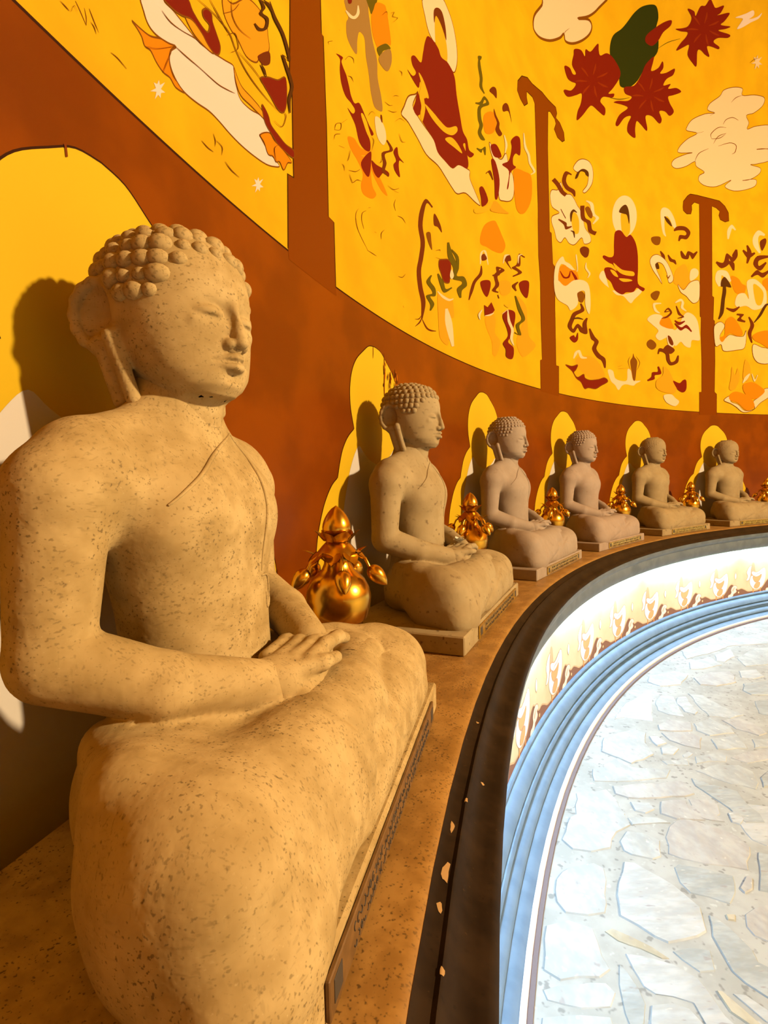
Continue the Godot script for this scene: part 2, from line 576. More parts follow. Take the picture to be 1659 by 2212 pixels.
# painted shapes on the upper wall and the vault: [part, scene, [[kind, colour, outline, rounded, bearing, height, bearing, height ...] ...]]; kind 0 is a field, 1 a stroke (one side, then the other)
const MURAL := [
	["pilaster", "upper", [[0, "b", 1, 0, 159.803, 2.879, 159.939, 2.655, 159.838, 2.649, 159.887, 2.474, 159.904, 2.36, 160.178, 2.352, 160.272, 2.133, 160.246, 2.103, 157.807, 2.097, 157.847, 2.126, 157.844, 2.348, 158.156, 2.35, 158.108, 2.653, 158.126, 2.769, 158.142, 2.939, 158.241, 2.938, 158.237, 3.044, 158.178, 4.249, 157.907, 4.266, 157.328, 4.247, 157.166, 4.217, 157.402, 4.164, 156.989, 4.126, 156.359, 4.127, 156.04, 4.155, 156.139, 4.212, 156.659, 4.256, 157.16, 4.263, 157.029, 4.308, 157.17, 4.342, 158.104, 4.337, 158.924, 4.342, 160.144, 4.317, 160.744, 4.319, 161.445, 4.28, 161.95, 4.211, 162.022, 4.141, 161.675, 4.111, 161.184, 4.095, 160.737, 4.141, 160.89, 4.176, 160.863, 4.216, 160.16, 4.225, 159.862, 4.199]]],
	["pilaster", "upper", [[0, "b", 1, 0, 138.463, 4.199, 138.761, 4.225, 139.464, 4.216, 139.491, 4.176, 139.338, 4.141, 139.785, 4.095, 140.276, 4.111, 140.623, 4.141, 140.551, 4.211, 140.046, 4.28, 139.345, 4.319, 138.745, 4.317, 137.525, 4.342, 136.705, 4.337, 135.771, 4.342, 135.63, 4.308, 135.761, 4.263, 135.26, 4.256, 134.74, 4.212, 134.641, 4.155, 134.96, 4.127, 135.59, 4.126, 136.003, 4.164, 135.767, 4.217, 135.929, 4.247, 136.508, 4.266, 136.779, 4.249, 136.857, 3.973, 136.741, 3.53, 136.706, 3.357, 136.465, 3.357, 136.315, 3.126, 136.074, 3.117, 136.062, 2.74, 135.99, 2.346, 135.621, 2.346, 135.649, 2.124, 135.651, 2.105, 138.096, 2.111, 138.033, 2.129, 138.059, 2.345, 137.816, 2.354, 137.95, 2.653, 137.966, 2.928, 138.174, 3.115, 138.193, 3.368, 138.177, 3.463, 138.342, 3.888]]],
	["pilaster", "upper", [[0, "b", 1, 0, 116.738, 4.31, 117.372, 4.314, 117.733, 4.275, 117.693, 4.227, 117.817, 4.181, 118.363, 4.166, 118.822, 4.188, 118.879, 4.221, 118.828, 4.279, 118.285, 4.351, 117.922, 4.382, 117.016, 4.396, 115.22, 4.409, 114.152, 4.414, 113.441, 4.373, 112.995, 4.316, 112.932, 4.228, 113.423, 4.206, 114.044, 4.218, 114.225, 4.258, 114.106, 4.305, 114.588, 4.33, 115.123, 4.331, 115.016, 3.577, 115.016, 3.581, 114.998, 3.388, 114.763, 3.377, 114.83, 3.137, 114.649, 3.125, 114.553, 2.69, 114.593, 2.356, 114.302, 2.335, 114.279, 2.106, 116.558, 2.096, 116.578, 2.34, 116.267, 2.345, 116.294, 2.672, 116.428, 2.967, 116.406, 3.137, 116.552, 3.142, 116.608, 3.383, 116.586, 3.551]]],
	["painted_seated_figure", "sceneA", [[0, "O", 1, 1, 164.847, 2.299, 164.669, 2.303, 164.461, 2.311, 164.191, 2.333, 163.886, 2.35, 164.004, 2.329, 164.046, 2.302, 163.969, 2.282, 163.828, 2.28, 163.685, 2.275, 163.908, 2.265, 164.044, 2.272, 164.204, 2.268, 164.354, 2.273, 164.476, 2.283, 164.601, 2.279, 164.656, 2.29, 164.752, 2.296], [0, "w", 1, 1, 164.634, 2.37, 164.588, 2.343, 164.493, 2.328, 164.325, 2.327, 164.053, 2.339, 163.862, 2.351, 164.004, 2.328, 164.044, 2.306, 163.979, 2.289, 163.843, 2.278, 163.66, 2.275, 163.349, 2.282, 163.017, 2.293, 162.728, 2.295, 162.363, 2.293, 161.973, 2.295, 161.554, 2.302, 161.104, 2.314, 160.784, 2.33, 160.531, 2.349, 160.772, 2.354, 161.005, 2.357, 161.264, 2.369, 161.297, 2.376, 160.9, 2.41, 160.968, 2.428, 161.269, 2.429, 161.636, 2.413, 161.979, 2.408, 162.101, 2.426, 162.156, 2.444, 162.174, 2.47, 162.461, 2.457, 162.884, 2.436, 163.221, 2.422, 163.482, 2.42, 163.73, 2.419, 163.919, 2.418, 164.104, 2.413, 164.189, 2.419], [0, "o", 1, 1, 162.443, 2.606, 162.125, 2.622, 161.628, 2.689, 161.193, 2.711, 160.898, 2.707, 160.837, 2.677, 160.819, 2.637, 161.185, 2.587, 161.347, 2.557, 161.709, 2.538, 162.001, 2.552, 162.225, 2.552, 162.433, 2.567], [0, "o", 1, 1, 163.596, 2.44, 163.386, 2.456, 163.204, 2.453, 162.991, 2.445, 162.826, 2.437, 163.111, 2.427, 163.402, 2.426], [0, "o", 1, 1, 162.175, 2.468, 162.054, 2.453, 161.893, 2.444, 161.548, 2.448, 161.222, 2.448, 160.949, 2.434, 161.269, 2.429, 161.631, 2.424, 161.96, 2.419, 162.12, 2.438], [0, "r", 1, 1, 164.135, 2.421, 163.574, 2.483, 163.378, 2.472, 163.17, 2.466, 162.978, 2.469, 162.911, 2.491, 163.076, 2.491, 163.097, 2.503, 162.979, 2.52, 162.836, 2.524, 162.816, 2.509, 162.709, 2.494, 162.601, 2.477, 162.642, 2.455, 162.767, 2.441, 162.965, 2.441, 163.153, 2.45, 163.414, 2.451, 163.674, 2.432, 163.918, 2.42], [0, "m", 0, 1, 161.261, 2.583, 160.821, 2.635, 160.797, 2.606, 161.041, 2.578, 161.23, 2.573], [0, "r", 1, 1, 161.216, 2.529, 160.898, 2.56, 160.488, 2.589, 160.136, 2.626, 160.127, 2.561, 160.277, 2.518, 160.531, 2.505, 160.844, 2.516, 161.071, 2.522], [0, "O", 1, 1, 161.297, 2.376, 160.939, 2.409, 160.746, 2.403, 160.419, 2.406, 159.995, 2.399, 160.177, 2.383, 160.364, 2.35, 160.525, 2.361, 160.694, 2.349, 160.81, 2.356, 161.01, 2.347, 161.152, 2.367], [0, "r", 1, 1, 161.176, 2.464, 160.954, 2.455, 160.846, 2.437, 160.569, 2.433, 160.238, 2.431, 159.885, 2.44, 159.897, 2.417, 160.249, 2.408, 160.584, 2.405, 160.82, 2.413, 161.048, 2.421, 161.152, 2.438], [1, "l", 0, 1, 164.187, 2.387, 163.99, 2.385, 163.698, 2.398, 163.335, 2.418, 163.115, 2.424, 164.181, 2.388, 163.975, 2.388, 163.686, 2.4, 163.321, 2.421, 163.109, 2.425], [1, "l", 0, 1, 163.913, 2.347, 163.624, 2.353, 163.259, 2.364, 162.75, 2.376, 162.442, 2.39, 162.179, 2.405, 163.908, 2.348, 163.61, 2.356, 163.244, 2.366, 162.734, 2.379, 162.428, 2.393, 162.174, 2.406], [1, "l", 0, 1, 163.282, 2.51, 162.727, 2.531, 162.308, 2.534, 162.098, 2.514, 161.742, 2.495, 161.173, 2.492, 160.456, 2.501, 163.276, 2.511, 162.708, 2.534, 162.285, 2.538, 162.073, 2.517, 161.717, 2.499, 161.148, 2.495, 160.447, 2.502], [1, "l", 0, 1, 162.91, 2.551, 162.608, 2.539, 162.333, 2.532, 162.903, 2.552, 162.585, 2.543, 162.325, 2.533], [1, "l", 0, 1, 162.363, 2.524, 162.135, 2.551, 162.049, 2.547, 162.027, 2.526, 162.258, 2.495, 162.365, 2.525, 162.124, 2.554, 162.022, 2.55, 162.002, 2.528, 162.254, 2.494], [1, "l", 0, 1, 162.022, 2.519, 161.517, 2.526, 161.148, 2.525, 162.015, 2.52, 161.493, 2.529, 161.139, 2.526], [1, "l", 0, 1, 162.191, 2.624, 162.187, 2.588, 161.965, 2.578, 161.542, 2.597, 162.182, 2.625, 162.161, 2.591, 161.943, 2.581, 161.535, 2.598], [1, "l", 0, 1, 162.464, 2.563, 162.127, 2.605, 161.916, 2.644, 162.466, 2.564, 162.141, 2.605, 161.923, 2.644], [1, "l", 0, 1, 160.721, 2.458, 160.381, 2.468, 160.178, 2.513, 160.271, 2.519, 160.713, 2.459, 160.391, 2.469, 160.213, 2.51, 160.282, 2.518], [1, "l", 0, 1, 164.019, 2.324, 164.157, 2.288, 164.23, 2.266, 164.013, 2.324, 164.14, 2.289, 164.224, 2.266], [1, "l", 0, 1, 164.582, 2.279, 164.34, 2.299, 163.911, 2.346, 164.58, 2.28, 164.34, 2.3, 163.911, 2.347], [1, "l", 0, 1, 160.688, 2.349, 160.741, 2.382, 160.496, 2.411, 160.7, 2.348, 160.773, 2.38, 160.502, 2.411], [1, "d", 0, 1, 161.199, 2.735, 161.062, 2.725, 161.185, 2.696, 160.941, 2.706, 160.998, 2.681, 161.183, 2.66, 161.366, 2.654, 161.16, 2.74, 160.934, 2.739, 161.063, 2.711, 160.816, 2.722, 160.898, 2.686, 161.234, 2.648, 161.401, 2.649], [1, "d", 0, 1, 160.768, 2.771, 160.622, 2.744, 160.305, 2.734, 160.112, 2.71, 160.029, 2.687, 160.307, 2.676, 160.182, 2.654, 160.022, 2.635, 159.948, 2.615, 160.092, 2.57, 160.034, 2.535, 160.727, 2.776, 160.505, 2.759, 160.183, 2.749, 159.981, 2.724, 159.921, 2.692, 160.195, 2.683, 160.054, 2.668, 159.89, 2.649, 159.812, 2.627, 159.959, 2.581, 159.987, 2.54], [1, "d", 0, 1, 161.211, 2.564, 161.132, 2.556, 161.019, 2.549, 161.181, 2.568, 161.043, 2.566, 160.986, 2.553], [1, "d", 0, 1, 161.039, 2.747, 160.823, 2.753, 160.698, 2.753, 161.013, 2.751, 160.733, 2.767, 160.662, 2.757]]],
	["painted_small_flower", "sceneA", [[0, "w", 0, 0, 164.182, 2.231, 164.284, 2.221, 164.298, 2.21, 164.349, 2.212, 164.433, 2.196, 164.388, 2.214, 164.526, 2.203, 164.397, 2.22, 164.44, 2.227, 164.362, 2.231, 164.317, 2.243, 164.298, 2.235, 164.177, 2.251, 164.281, 2.229]]],
	["painted_small_flower", "sceneA", [[0, "w", 0, 0, 161.236, 2.244, 161.371, 2.234, 161.388, 2.223, 161.457, 2.225, 161.568, 2.208, 161.51, 2.228, 161.694, 2.216, 161.523, 2.234, 161.581, 2.242, 161.477, 2.245, 161.419, 2.258, 161.391, 2.249, 161.232, 2.266, 161.368, 2.243]]],
	["painted_grass", "sceneA", [[1, "l", 0, 1, 165.868, 2.222, 165.801, 2.213, 165.712, 2.201, 165.864, 2.223, 165.789, 2.215, 165.708, 2.202], [1, "l", 0, 1, 165.729, 2.227, 165.709, 2.214, 165.712, 2.201, 165.725, 2.227, 165.696, 2.215, 165.708, 2.201], [1, "l", 0, 1, 165.648, 2.234, 165.579, 2.221, 165.499, 2.211, 165.643, 2.235, 165.566, 2.223, 165.495, 2.211], [1, "l", 0, 1, 165.642, 2.215, 165.584, 2.211, 165.552, 2.204, 165.638, 2.215, 165.571, 2.213, 165.547, 2.204], [1, "l", 0, 1, 166.125, 2.196, 166.044, 2.195, 165.978, 2.195, 166.122, 2.196, 166.035, 2.197, 165.975, 2.196], [1, "l", 0, 1, 165.303, 2.198, 165.182, 2.2, 165.016, 2.198, 165.299, 2.199, 165.171, 2.202, 165.012, 2.199], [1, "l", 0, 1, 163.285, 2.207, 163.128, 2.204, 162.951, 2.208, 163.279, 2.208, 163.111, 2.207, 162.946, 2.209], [1, "l", 0, 1, 162.93, 2.25, 162.886, 2.238, 162.898, 2.224, 162.922, 2.251, 162.862, 2.24, 162.89, 2.225], [1, "l", 0, 1, 162.847, 2.241, 162.68, 2.239, 162.701, 2.219, 162.841, 2.242, 162.656, 2.241, 162.692, 2.22], [1, "l", 0, 1, 162.595, 2.212, 162.419, 2.205, 162.142, 2.207, 162.588, 2.213, 162.399, 2.208, 162.135, 2.208], [1, "l", 0, 1, 165.951, 2.197, 165.902, 2.211, 165.861, 2.207, 165.955, 2.197, 165.901, 2.212, 165.857, 2.207]]],
	["painted_grey_attendant", "sceneB", [[0, "t", 0, 1, 156.778, 3.206, 156.589, 3.157, 156.733, 3.123, 156.713, 3.076, 156.417, 3.062, 156.103, 3.07, 156.053, 3.119, 155.922, 3.166, 155.686, 3.183, 155.522, 3.175, 155.48, 3.121, 155.313, 3.072, 155.195, 3.012, 154.969, 2.971, 154.614, 2.98, 154.348, 3.004, 154.428, 3.054, 154.659, 3.107, 154.677, 3.177, 154.954, 3.223, 155.081, 3.264, 155.206, 3.305, 155.374, 3.352], [0, "v", 0, 1, 155.345, 3.355, 154.562, 3.435, 154.715, 3.381, 155.004, 3.325, 155.146, 3.333], [0, "O", 0, 1, 154.624, 3.407, 154.098, 3.454, 153.889, 3.458, 153.7, 3.408, 153.57, 3.34, 153.954, 3.31, 154.5, 3.237, 154.8, 3.237, 154.984, 3.263, 155.01, 3.314, 154.844, 3.358], [0, "v", 0, 1, 154.678, 3.221, 154.28, 3.274, 153.9, 3.312, 153.611, 3.318, 154.184, 3.258, 154.461, 3.21], [0, "t", 0, 1, 154.571, 3.189, 154.186, 3.254, 153.635, 3.313, 153.545, 3.272, 153.841, 3.206, 154.216, 3.184], [1, "c", 0, 1, 156.783, 3.158, 156.515, 3.161, 156.14, 3.194, 155.856, 3.242, 155.905, 3.266, 156.73, 3.166, 156.39, 3.182, 156.215, 3.197, 156.052, 3.225, 155.977, 3.259], [0, "r", 0, 1, 156.602, 3.22, 156.357, 3.245, 156.383, 3.226, 156.566, 3.206], [1, "l", 0, 1, 157.829, 2.941, 157.859, 2.947, 157.623, 2.972, 157.84, 2.94, 157.881, 2.946, 157.625, 2.973], [1, "l", 0, 1, 156.884, 2.977, 156.656, 3.01, 156.386, 3.027, 156.331, 3.015, 156.892, 2.977, 156.662, 3.011, 156.357, 3.031, 156.318, 3.016], [1, "l", 0, 1, 156.741, 2.934, 156.529, 2.947, 156.392, 2.942, 156.736, 2.935, 156.501, 2.951, 156.38, 2.943], [1, "l", 0, 1, 157.231, 3.048, 157.164, 3.051, 157.223, 3.049, 157.156, 3.052], [1, "l", 0, 1, 154.176, 3.051, 153.859, 3.062, 153.571, 3.085, 154.166, 3.053, 153.84, 3.065, 153.571, 3.086], [1, "l", 0, 1, 153.971, 3.033, 153.532, 3.058, 153.242, 3.084, 153.966, 3.034, 153.524, 3.061, 153.244, 3.085], [1, "l", 0, 1, 153.372, 3.033, 152.97, 3.075, 152.567, 3.091, 153.379, 3.033, 152.965, 3.077, 152.557, 3.092], [1, "l", 0, 1, 152.998, 3.281, 152.785, 3.29, 152.756, 3.278, 152.988, 3.282, 152.744, 3.295, 152.739, 3.279], [1, "l", 0, 1, 153.496, 3.129, 153.272, 3.15, 153.045, 3.165, 153.5, 3.13, 153.268, 3.152, 153.039, 3.166], [1, "l", 0, 1, 154.221, 3.397, 153.896, 3.442, 153.8, 3.438, 154.23, 3.397, 153.895, 3.445, 153.785, 3.44], [1, "l", 0, 1, 153.51, 3.475, 153.307, 3.498, 153.426, 3.469, 153.034, 3.501, 153.366, 3.452, 153.514, 3.476, 153.265, 3.503, 153.387, 3.474, 152.988, 3.506, 153.355, 3.453], [1, "l", 0, 1, 153.12, 2.998, 152.913, 2.979, 152.602, 2.998, 153.105, 2.999, 152.875, 2.983, 152.599, 2.999]]],
	["painted_crouching_attendant", "sceneB", [[0, "O", 0, 1, 156.845, 2.711, 156.44, 2.736, 156.261, 2.734, 155.987, 2.733, 155.358, 2.762, 155.464, 2.742, 156.001, 2.704, 155.323, 2.732, 154.734, 2.711, 154.128, 2.67, 154.552, 2.661, 155.051, 2.68, 155.319, 2.697, 155.248, 2.639, 154.978, 2.621, 155.293, 2.585, 155.879, 2.565, 156.055, 2.588, 155.891, 2.641, 156.202, 2.666, 156.556, 2.677, 156.728, 2.685], [0, "r", 0, 1, 157.42, 2.95, 157.192, 2.952, 157.227, 2.913, 157.148, 2.872, 156.907, 2.849, 156.561, 2.853, 156.316, 2.847, 156.488, 2.821, 156.812, 2.816, 156.583, 2.806, 156.324, 2.791, 156.16, 2.757, 155.982, 2.744, 155.653, 2.747, 155.355, 2.768, 155.337, 2.807, 155.571, 2.822, 155.751, 2.84, 155.927, 2.863, 155.781, 2.877, 155.531, 2.868, 155.367, 2.848, 155.227, 2.836, 155.073, 2.851, 155.119, 2.859, 155.359, 2.865, 155.639, 2.88, 156.002, 2.898, 156.331, 2.871, 156.548, 2.879, 156.667, 2.903, 156.826, 2.929, 156.991, 2.939, 157.109, 2.952, 157.015, 2.975], [0, "r", 0, 1, 156.014, 2.677, 155.408, 2.759, 155.262, 2.758, 155.451, 2.664, 155.791, 2.652], [0, "r", 0, 1, 155.273, 2.736, 154.922, 2.743, 154.403, 2.762, 153.976, 2.773, 154.038, 2.752, 154.411, 2.744, 154.791, 2.699, 155.141, 2.701], [0, "c", 0, 1, 154.938, 2.93, 154.576, 2.952, 154.22, 2.94, 154.132, 2.901, 154.359, 2.861, 154.72, 2.858, 154.91, 2.883], [0, "m", 0, 1, 154.516, 2.971, 154.411, 2.976, 154.392, 2.95, 154.506, 2.949], [1, "m", 0, 1, 154.122, 2.897, 153.863, 2.878, 154.489, 2.821, 154.416, 2.783, 154.533, 2.743, 154.07, 2.753, 154.037, 2.906, 153.602, 2.893, 154.259, 2.831, 154.153, 2.801, 154.28, 2.763, 154.002, 2.761], [0, "r", 0, 1, 153.569, 2.888, 153.275, 2.93, 153.154, 2.899, 152.734, 2.898, 153.104, 2.884, 153.175, 2.849, 153.101, 2.811, 153.47, 2.812, 153.592, 2.833, 153.369, 2.866], [1, "l", 0, 1, 157.646, 2.674, 157.547, 2.7, 157.274, 2.724, 157.326, 2.699, 157.651, 2.674, 157.657, 2.673, 157.57, 2.7, 157.246, 2.727, 157.302, 2.7, 157.652, 2.673], [1, "l", 0, 1, 157.301, 2.72, 156.856, 2.772, 157.308, 2.72, 156.863, 2.772], [1, "l", 0, 1, 157.704, 2.637, 157.608, 2.66, 157.321, 2.684, 157.715, 2.636, 157.629, 2.66, 157.322, 2.685], [1, "l", 0, 1, 157.43, 2.636, 157.088, 2.653, 157.425, 2.637, 157.084, 2.654], [1, "l", 0, 1, 157.292, 2.583, 157.178, 2.583, 157.133, 2.57, 157.284, 2.584, 157.145, 2.586, 157.12, 2.571], [1, "l", 0, 1, 156.861, 2.59, 156.406, 2.615, 156.119, 2.643, 156.859, 2.591, 156.408, 2.617, 156.124, 2.644], [1, "l", 0, 1, 156.829, 2.578, 156.732, 2.564, 156.612, 2.561, 156.326, 2.59, 156.05, 2.603, 156.817, 2.579, 156.698, 2.567, 156.611, 2.563, 156.331, 2.592, 156.046, 2.604], [1, "l", 0, 1, 155.436, 2.896, 155.179, 2.932, 154.937, 2.941, 155.446, 2.896, 155.186, 2.933, 154.928, 2.942], [1, "l", 0, 1, 155.248, 2.776, 155.064, 2.827, 155.273, 2.828, 155.261, 2.775, 155.105, 2.824, 155.285, 2.827], [1, "l", 0, 1, 154.919, 2.752, 154.589, 2.774, 154.479, 2.807, 154.918, 2.752, 154.62, 2.773, 154.494, 2.807], [1, "l", 0, 1, 154.114, 2.711, 153.679, 2.72, 153.213, 2.755, 154.105, 2.712, 153.668, 2.723, 153.217, 2.756], [1, "l", 0, 1, 156.741, 2.671, 156.855, 2.636, 156.939, 2.618, 156.728, 2.672, 156.821, 2.638, 156.927, 2.618]]],
	["painted_robed_monk", "sceneB", [[0, "c", 1, 1, 150.718, 3.821, 149.053, 3.984, 148.376, 3.992, 147.835, 3.954, 147.507, 3.879, 147.464, 3.793, 147.775, 3.708, 148.269, 3.697, 148.54, 3.71, 148.585, 3.779, 148.832, 3.849, 149.358, 3.871, 149.649, 3.863, 149.642, 3.81, 149.562, 3.742, 149.656, 3.699, 150.199, 3.698, 150.561, 3.744], [0, "y", 0, 1, 149.607, 3.834, 149.1, 3.85, 148.772, 3.826, 148.514, 3.785, 148.514, 3.705, 149.165, 3.665, 149.485, 3.7, 149.651, 3.713], [0, "m", 0, 1, 149.73, 3.853, 149.346, 3.903, 148.915, 3.92, 148.62, 3.876, 148.547, 3.811, 148.772, 3.826, 149.101, 3.846, 149.524, 3.847, 149.713, 3.793], [0, "c", 1, 1, 151.596, 3.292, 151.366, 3.32, 151.866, 3.217, 151.388, 3.202, 150.893, 3.199, 149.996, 3.195, 149.612, 3.159, 148.934, 3.16, 148.165, 3.169, 147.501, 3.229, 146.61, 3.261, 146.309, 3.264, 146.322, 3.223, 145.727, 3.176, 145.199, 3.131, 145.744, 3.118, 146.804, 3.112, 147.701, 3.057, 148.271, 3.061, 148.963, 3.079, 149.637, 3.09, 150.688, 3.073, 151.43, 3.094, 152.264, 3.111, 152.843, 3.104, 152.591, 3.16, 152.214, 3.233], [0, "r", 0, 1, 150.27, 3.678, 149.419, 3.699, 149.094, 3.678, 148.404, 3.704, 147.783, 3.685, 147.596, 3.602, 147.266, 3.513, 146.995, 3.447, 146.558, 3.43, 146.348, 3.385, 145.817, 3.395, 146.208, 3.35, 146.658, 3.345, 146.747, 3.394, 146.99, 3.37, 146.585, 3.342, 146.45, 3.295, 146.685, 3.257, 147.501, 3.229, 148.165, 3.169, 148.934, 3.16, 149.612, 3.159, 149.996, 3.195, 150.638, 3.204, 151.014, 3.21, 151.129, 3.234, 151.511, 3.199, 151.81, 3.208, 151.61, 3.256, 151.404, 3.317, 151.161, 3.311, 150.581, 3.356, 150.698, 3.38, 151.131, 3.388, 151.308, 3.344, 151.816, 3.341, 152.26, 3.349, 151.81, 3.358, 151.493, 3.4, 151.79, 3.407, 151.897, 3.435, 151.586, 3.469, 151.033, 3.485, 150.822, 3.549, 150.607, 3.621], [0, "y", 0, 1, 151.279, 3.418, 150.933, 3.421, 150.565, 3.398, 150.385, 3.368, 150.815, 3.338, 150.732, 3.291, 151.015, 3.209, 151.193, 3.23, 151.088, 3.277, 151.258, 3.316, 151.072, 3.383], [0, "y", 0, 1, 150.749, 3.313, 149.947, 3.33, 149.28, 3.337, 148.592, 3.354, 147.726, 3.423, 147.588, 3.406, 148.105, 3.348, 148.883, 3.308, 149.697, 3.293, 150.349, 3.293], [0, "y", 0, 1, 148.868, 3.273, 148.253, 3.327, 147.61, 3.337, 147.109, 3.316, 147.91, 3.294]]],
	["painted_standing_group", "sceneB", [[1, "v", 0, 1, 145.119, 4.013, 145.244, 3.949, 145.046, 3.892, 145.088, 3.838, 144.592, 3.833, 145.001, 4.022, 144.906, 3.978, 144.706, 3.919, 144.754, 3.867, 144.483, 3.844], [1, "v", 0, 1, 145.583, 3.703, 144.849, 3.748, 144.547, 3.801, 144.379, 3.796, 145.267, 3.709, 145.343, 3.633, 145.167, 3.605, 145.367, 3.549, 145.027, 3.532, 144.611, 3.552, 145.566, 3.712, 145.05, 3.753, 144.541, 3.824, 143.991, 3.814, 144.896, 3.726, 144.92, 3.664, 144.741, 3.634, 144.943, 3.58, 144.671, 3.568, 144.521, 3.564], [1, "v", 0, 1, 145.534, 3.444, 144.988, 3.455, 144.817, 3.488, 144.633, 3.463, 145.457, 3.455, 145.006, 3.476, 144.498, 3.523, 144.483, 3.473], [0, "v", 0, 1, 145.184, 4.011, 144.793, 4.039, 144.909, 4.009, 145.19, 3.991], [0, "m", 0, 1, 143.972, 3.898, 143.561, 3.953, 143.157, 3.967, 143.138, 3.912, 143.492, 3.908], [0, "O", 0, 1, 144.653, 3.698, 143.682, 3.791, 143.207, 3.763, 143.552, 3.671, 144.521, 3.607], [0, "m", 0, 1, 143.465, 3.824, 143.198, 3.799, 142.846, 3.779, 142.855, 3.743, 142.531, 3.728, 142.9, 3.69, 143.335, 3.702, 143.127, 3.76, 143.444, 3.782], [0, "m", 0, 1, 142.439, 3.913, 142.05, 3.959, 141.687, 3.956, 141.371, 3.874, 141.727, 3.926, 142.364, 3.882], [0, "c", 1, 1, 144.055, 3.578, 143.578, 3.565, 143.098, 3.542, 142.603, 3.563, 142.091, 3.63, 141.774, 3.558, 141.277, 3.521, 141.216, 3.412, 141.653, 3.343, 142.499, 3.299, 142.996, 3.291, 143.135, 3.39, 143.439, 3.478, 143.909, 3.527], [0, "O", 0, 1, 141.094, 3.587, 139.887, 3.636, 139.016, 3.644, 139.044, 3.484, 139.942, 3.343, 140.809, 3.32, 141.132, 3.407, 141.198, 3.497], [0, "r", 0, 1, 141.481, 3.75, 140.877, 3.82, 140.365, 3.828, 140.386, 3.722, 140.901, 3.701, 141.25, 3.653, 141.259, 3.606, 140.921, 3.606, 141.613, 3.53, 141.854, 3.425, 142.059, 3.404, 141.78, 3.53, 142.611, 3.527, 141.764, 3.604, 141.406, 3.708], [0, "r", 0, 1, 143.931, 3.565, 143.243, 3.614, 142.649, 3.577, 143.263, 3.532, 143.669, 3.525], [0, "r", 0, 1, 143.873, 3.478, 143.402, 3.498, 142.934, 3.41, 143.16, 3.287, 143.492, 3.265, 143.547, 3.367], [0, "r", 0, 1, 145.281, 3.226, 144.851, 3.256, 144.312, 3.204, 144.995, 3.132, 145.108, 3.178], [1, "m", 0, 1, 144.482, 3.358, 144.206, 3.383, 143.759, 3.362, 144.535, 3.36, 143.998, 3.408, 143.659, 3.37], [1, "c", 0, 1, 139.972, 3.895, 139.904, 3.806, 139.476, 3.773, 139.309, 3.724, 138.763, 3.697, 139.132, 3.658, 139.874, 3.901, 139.628, 3.826, 139.203, 3.793, 139.039, 3.744, 138.475, 3.713, 139.069, 3.657], [1, "c", 0, 1, 142.363, 3.73, 142.215, 3.676, 142.306, 3.617, 142.27, 3.737, 141.943, 3.694, 142.213, 3.622], [0, "y", 0, 1, 145.912, 3.068, 144.965, 3.127, 143.907, 3.221, 143.75, 3.203, 144.652, 3.118, 145.763, 3.052], [0, "o", 0, 1, 144.082, 3.164, 143.496, 3.247, 142.512, 3.244, 141.842, 3.25, 142.686, 3.209, 143.678, 3.167]]],
	["painted_orange_cloud", "sceneB", [[0, "O", 0, 1, 145.201, 2.952, 144.666, 3.042, 143.606, 3.118, 143.168, 3.105, 142.732, 3.068, 142.293, 3.018, 142.76, 2.949, 143.656, 2.92, 144.53, 2.91, 145.217, 2.897]]],
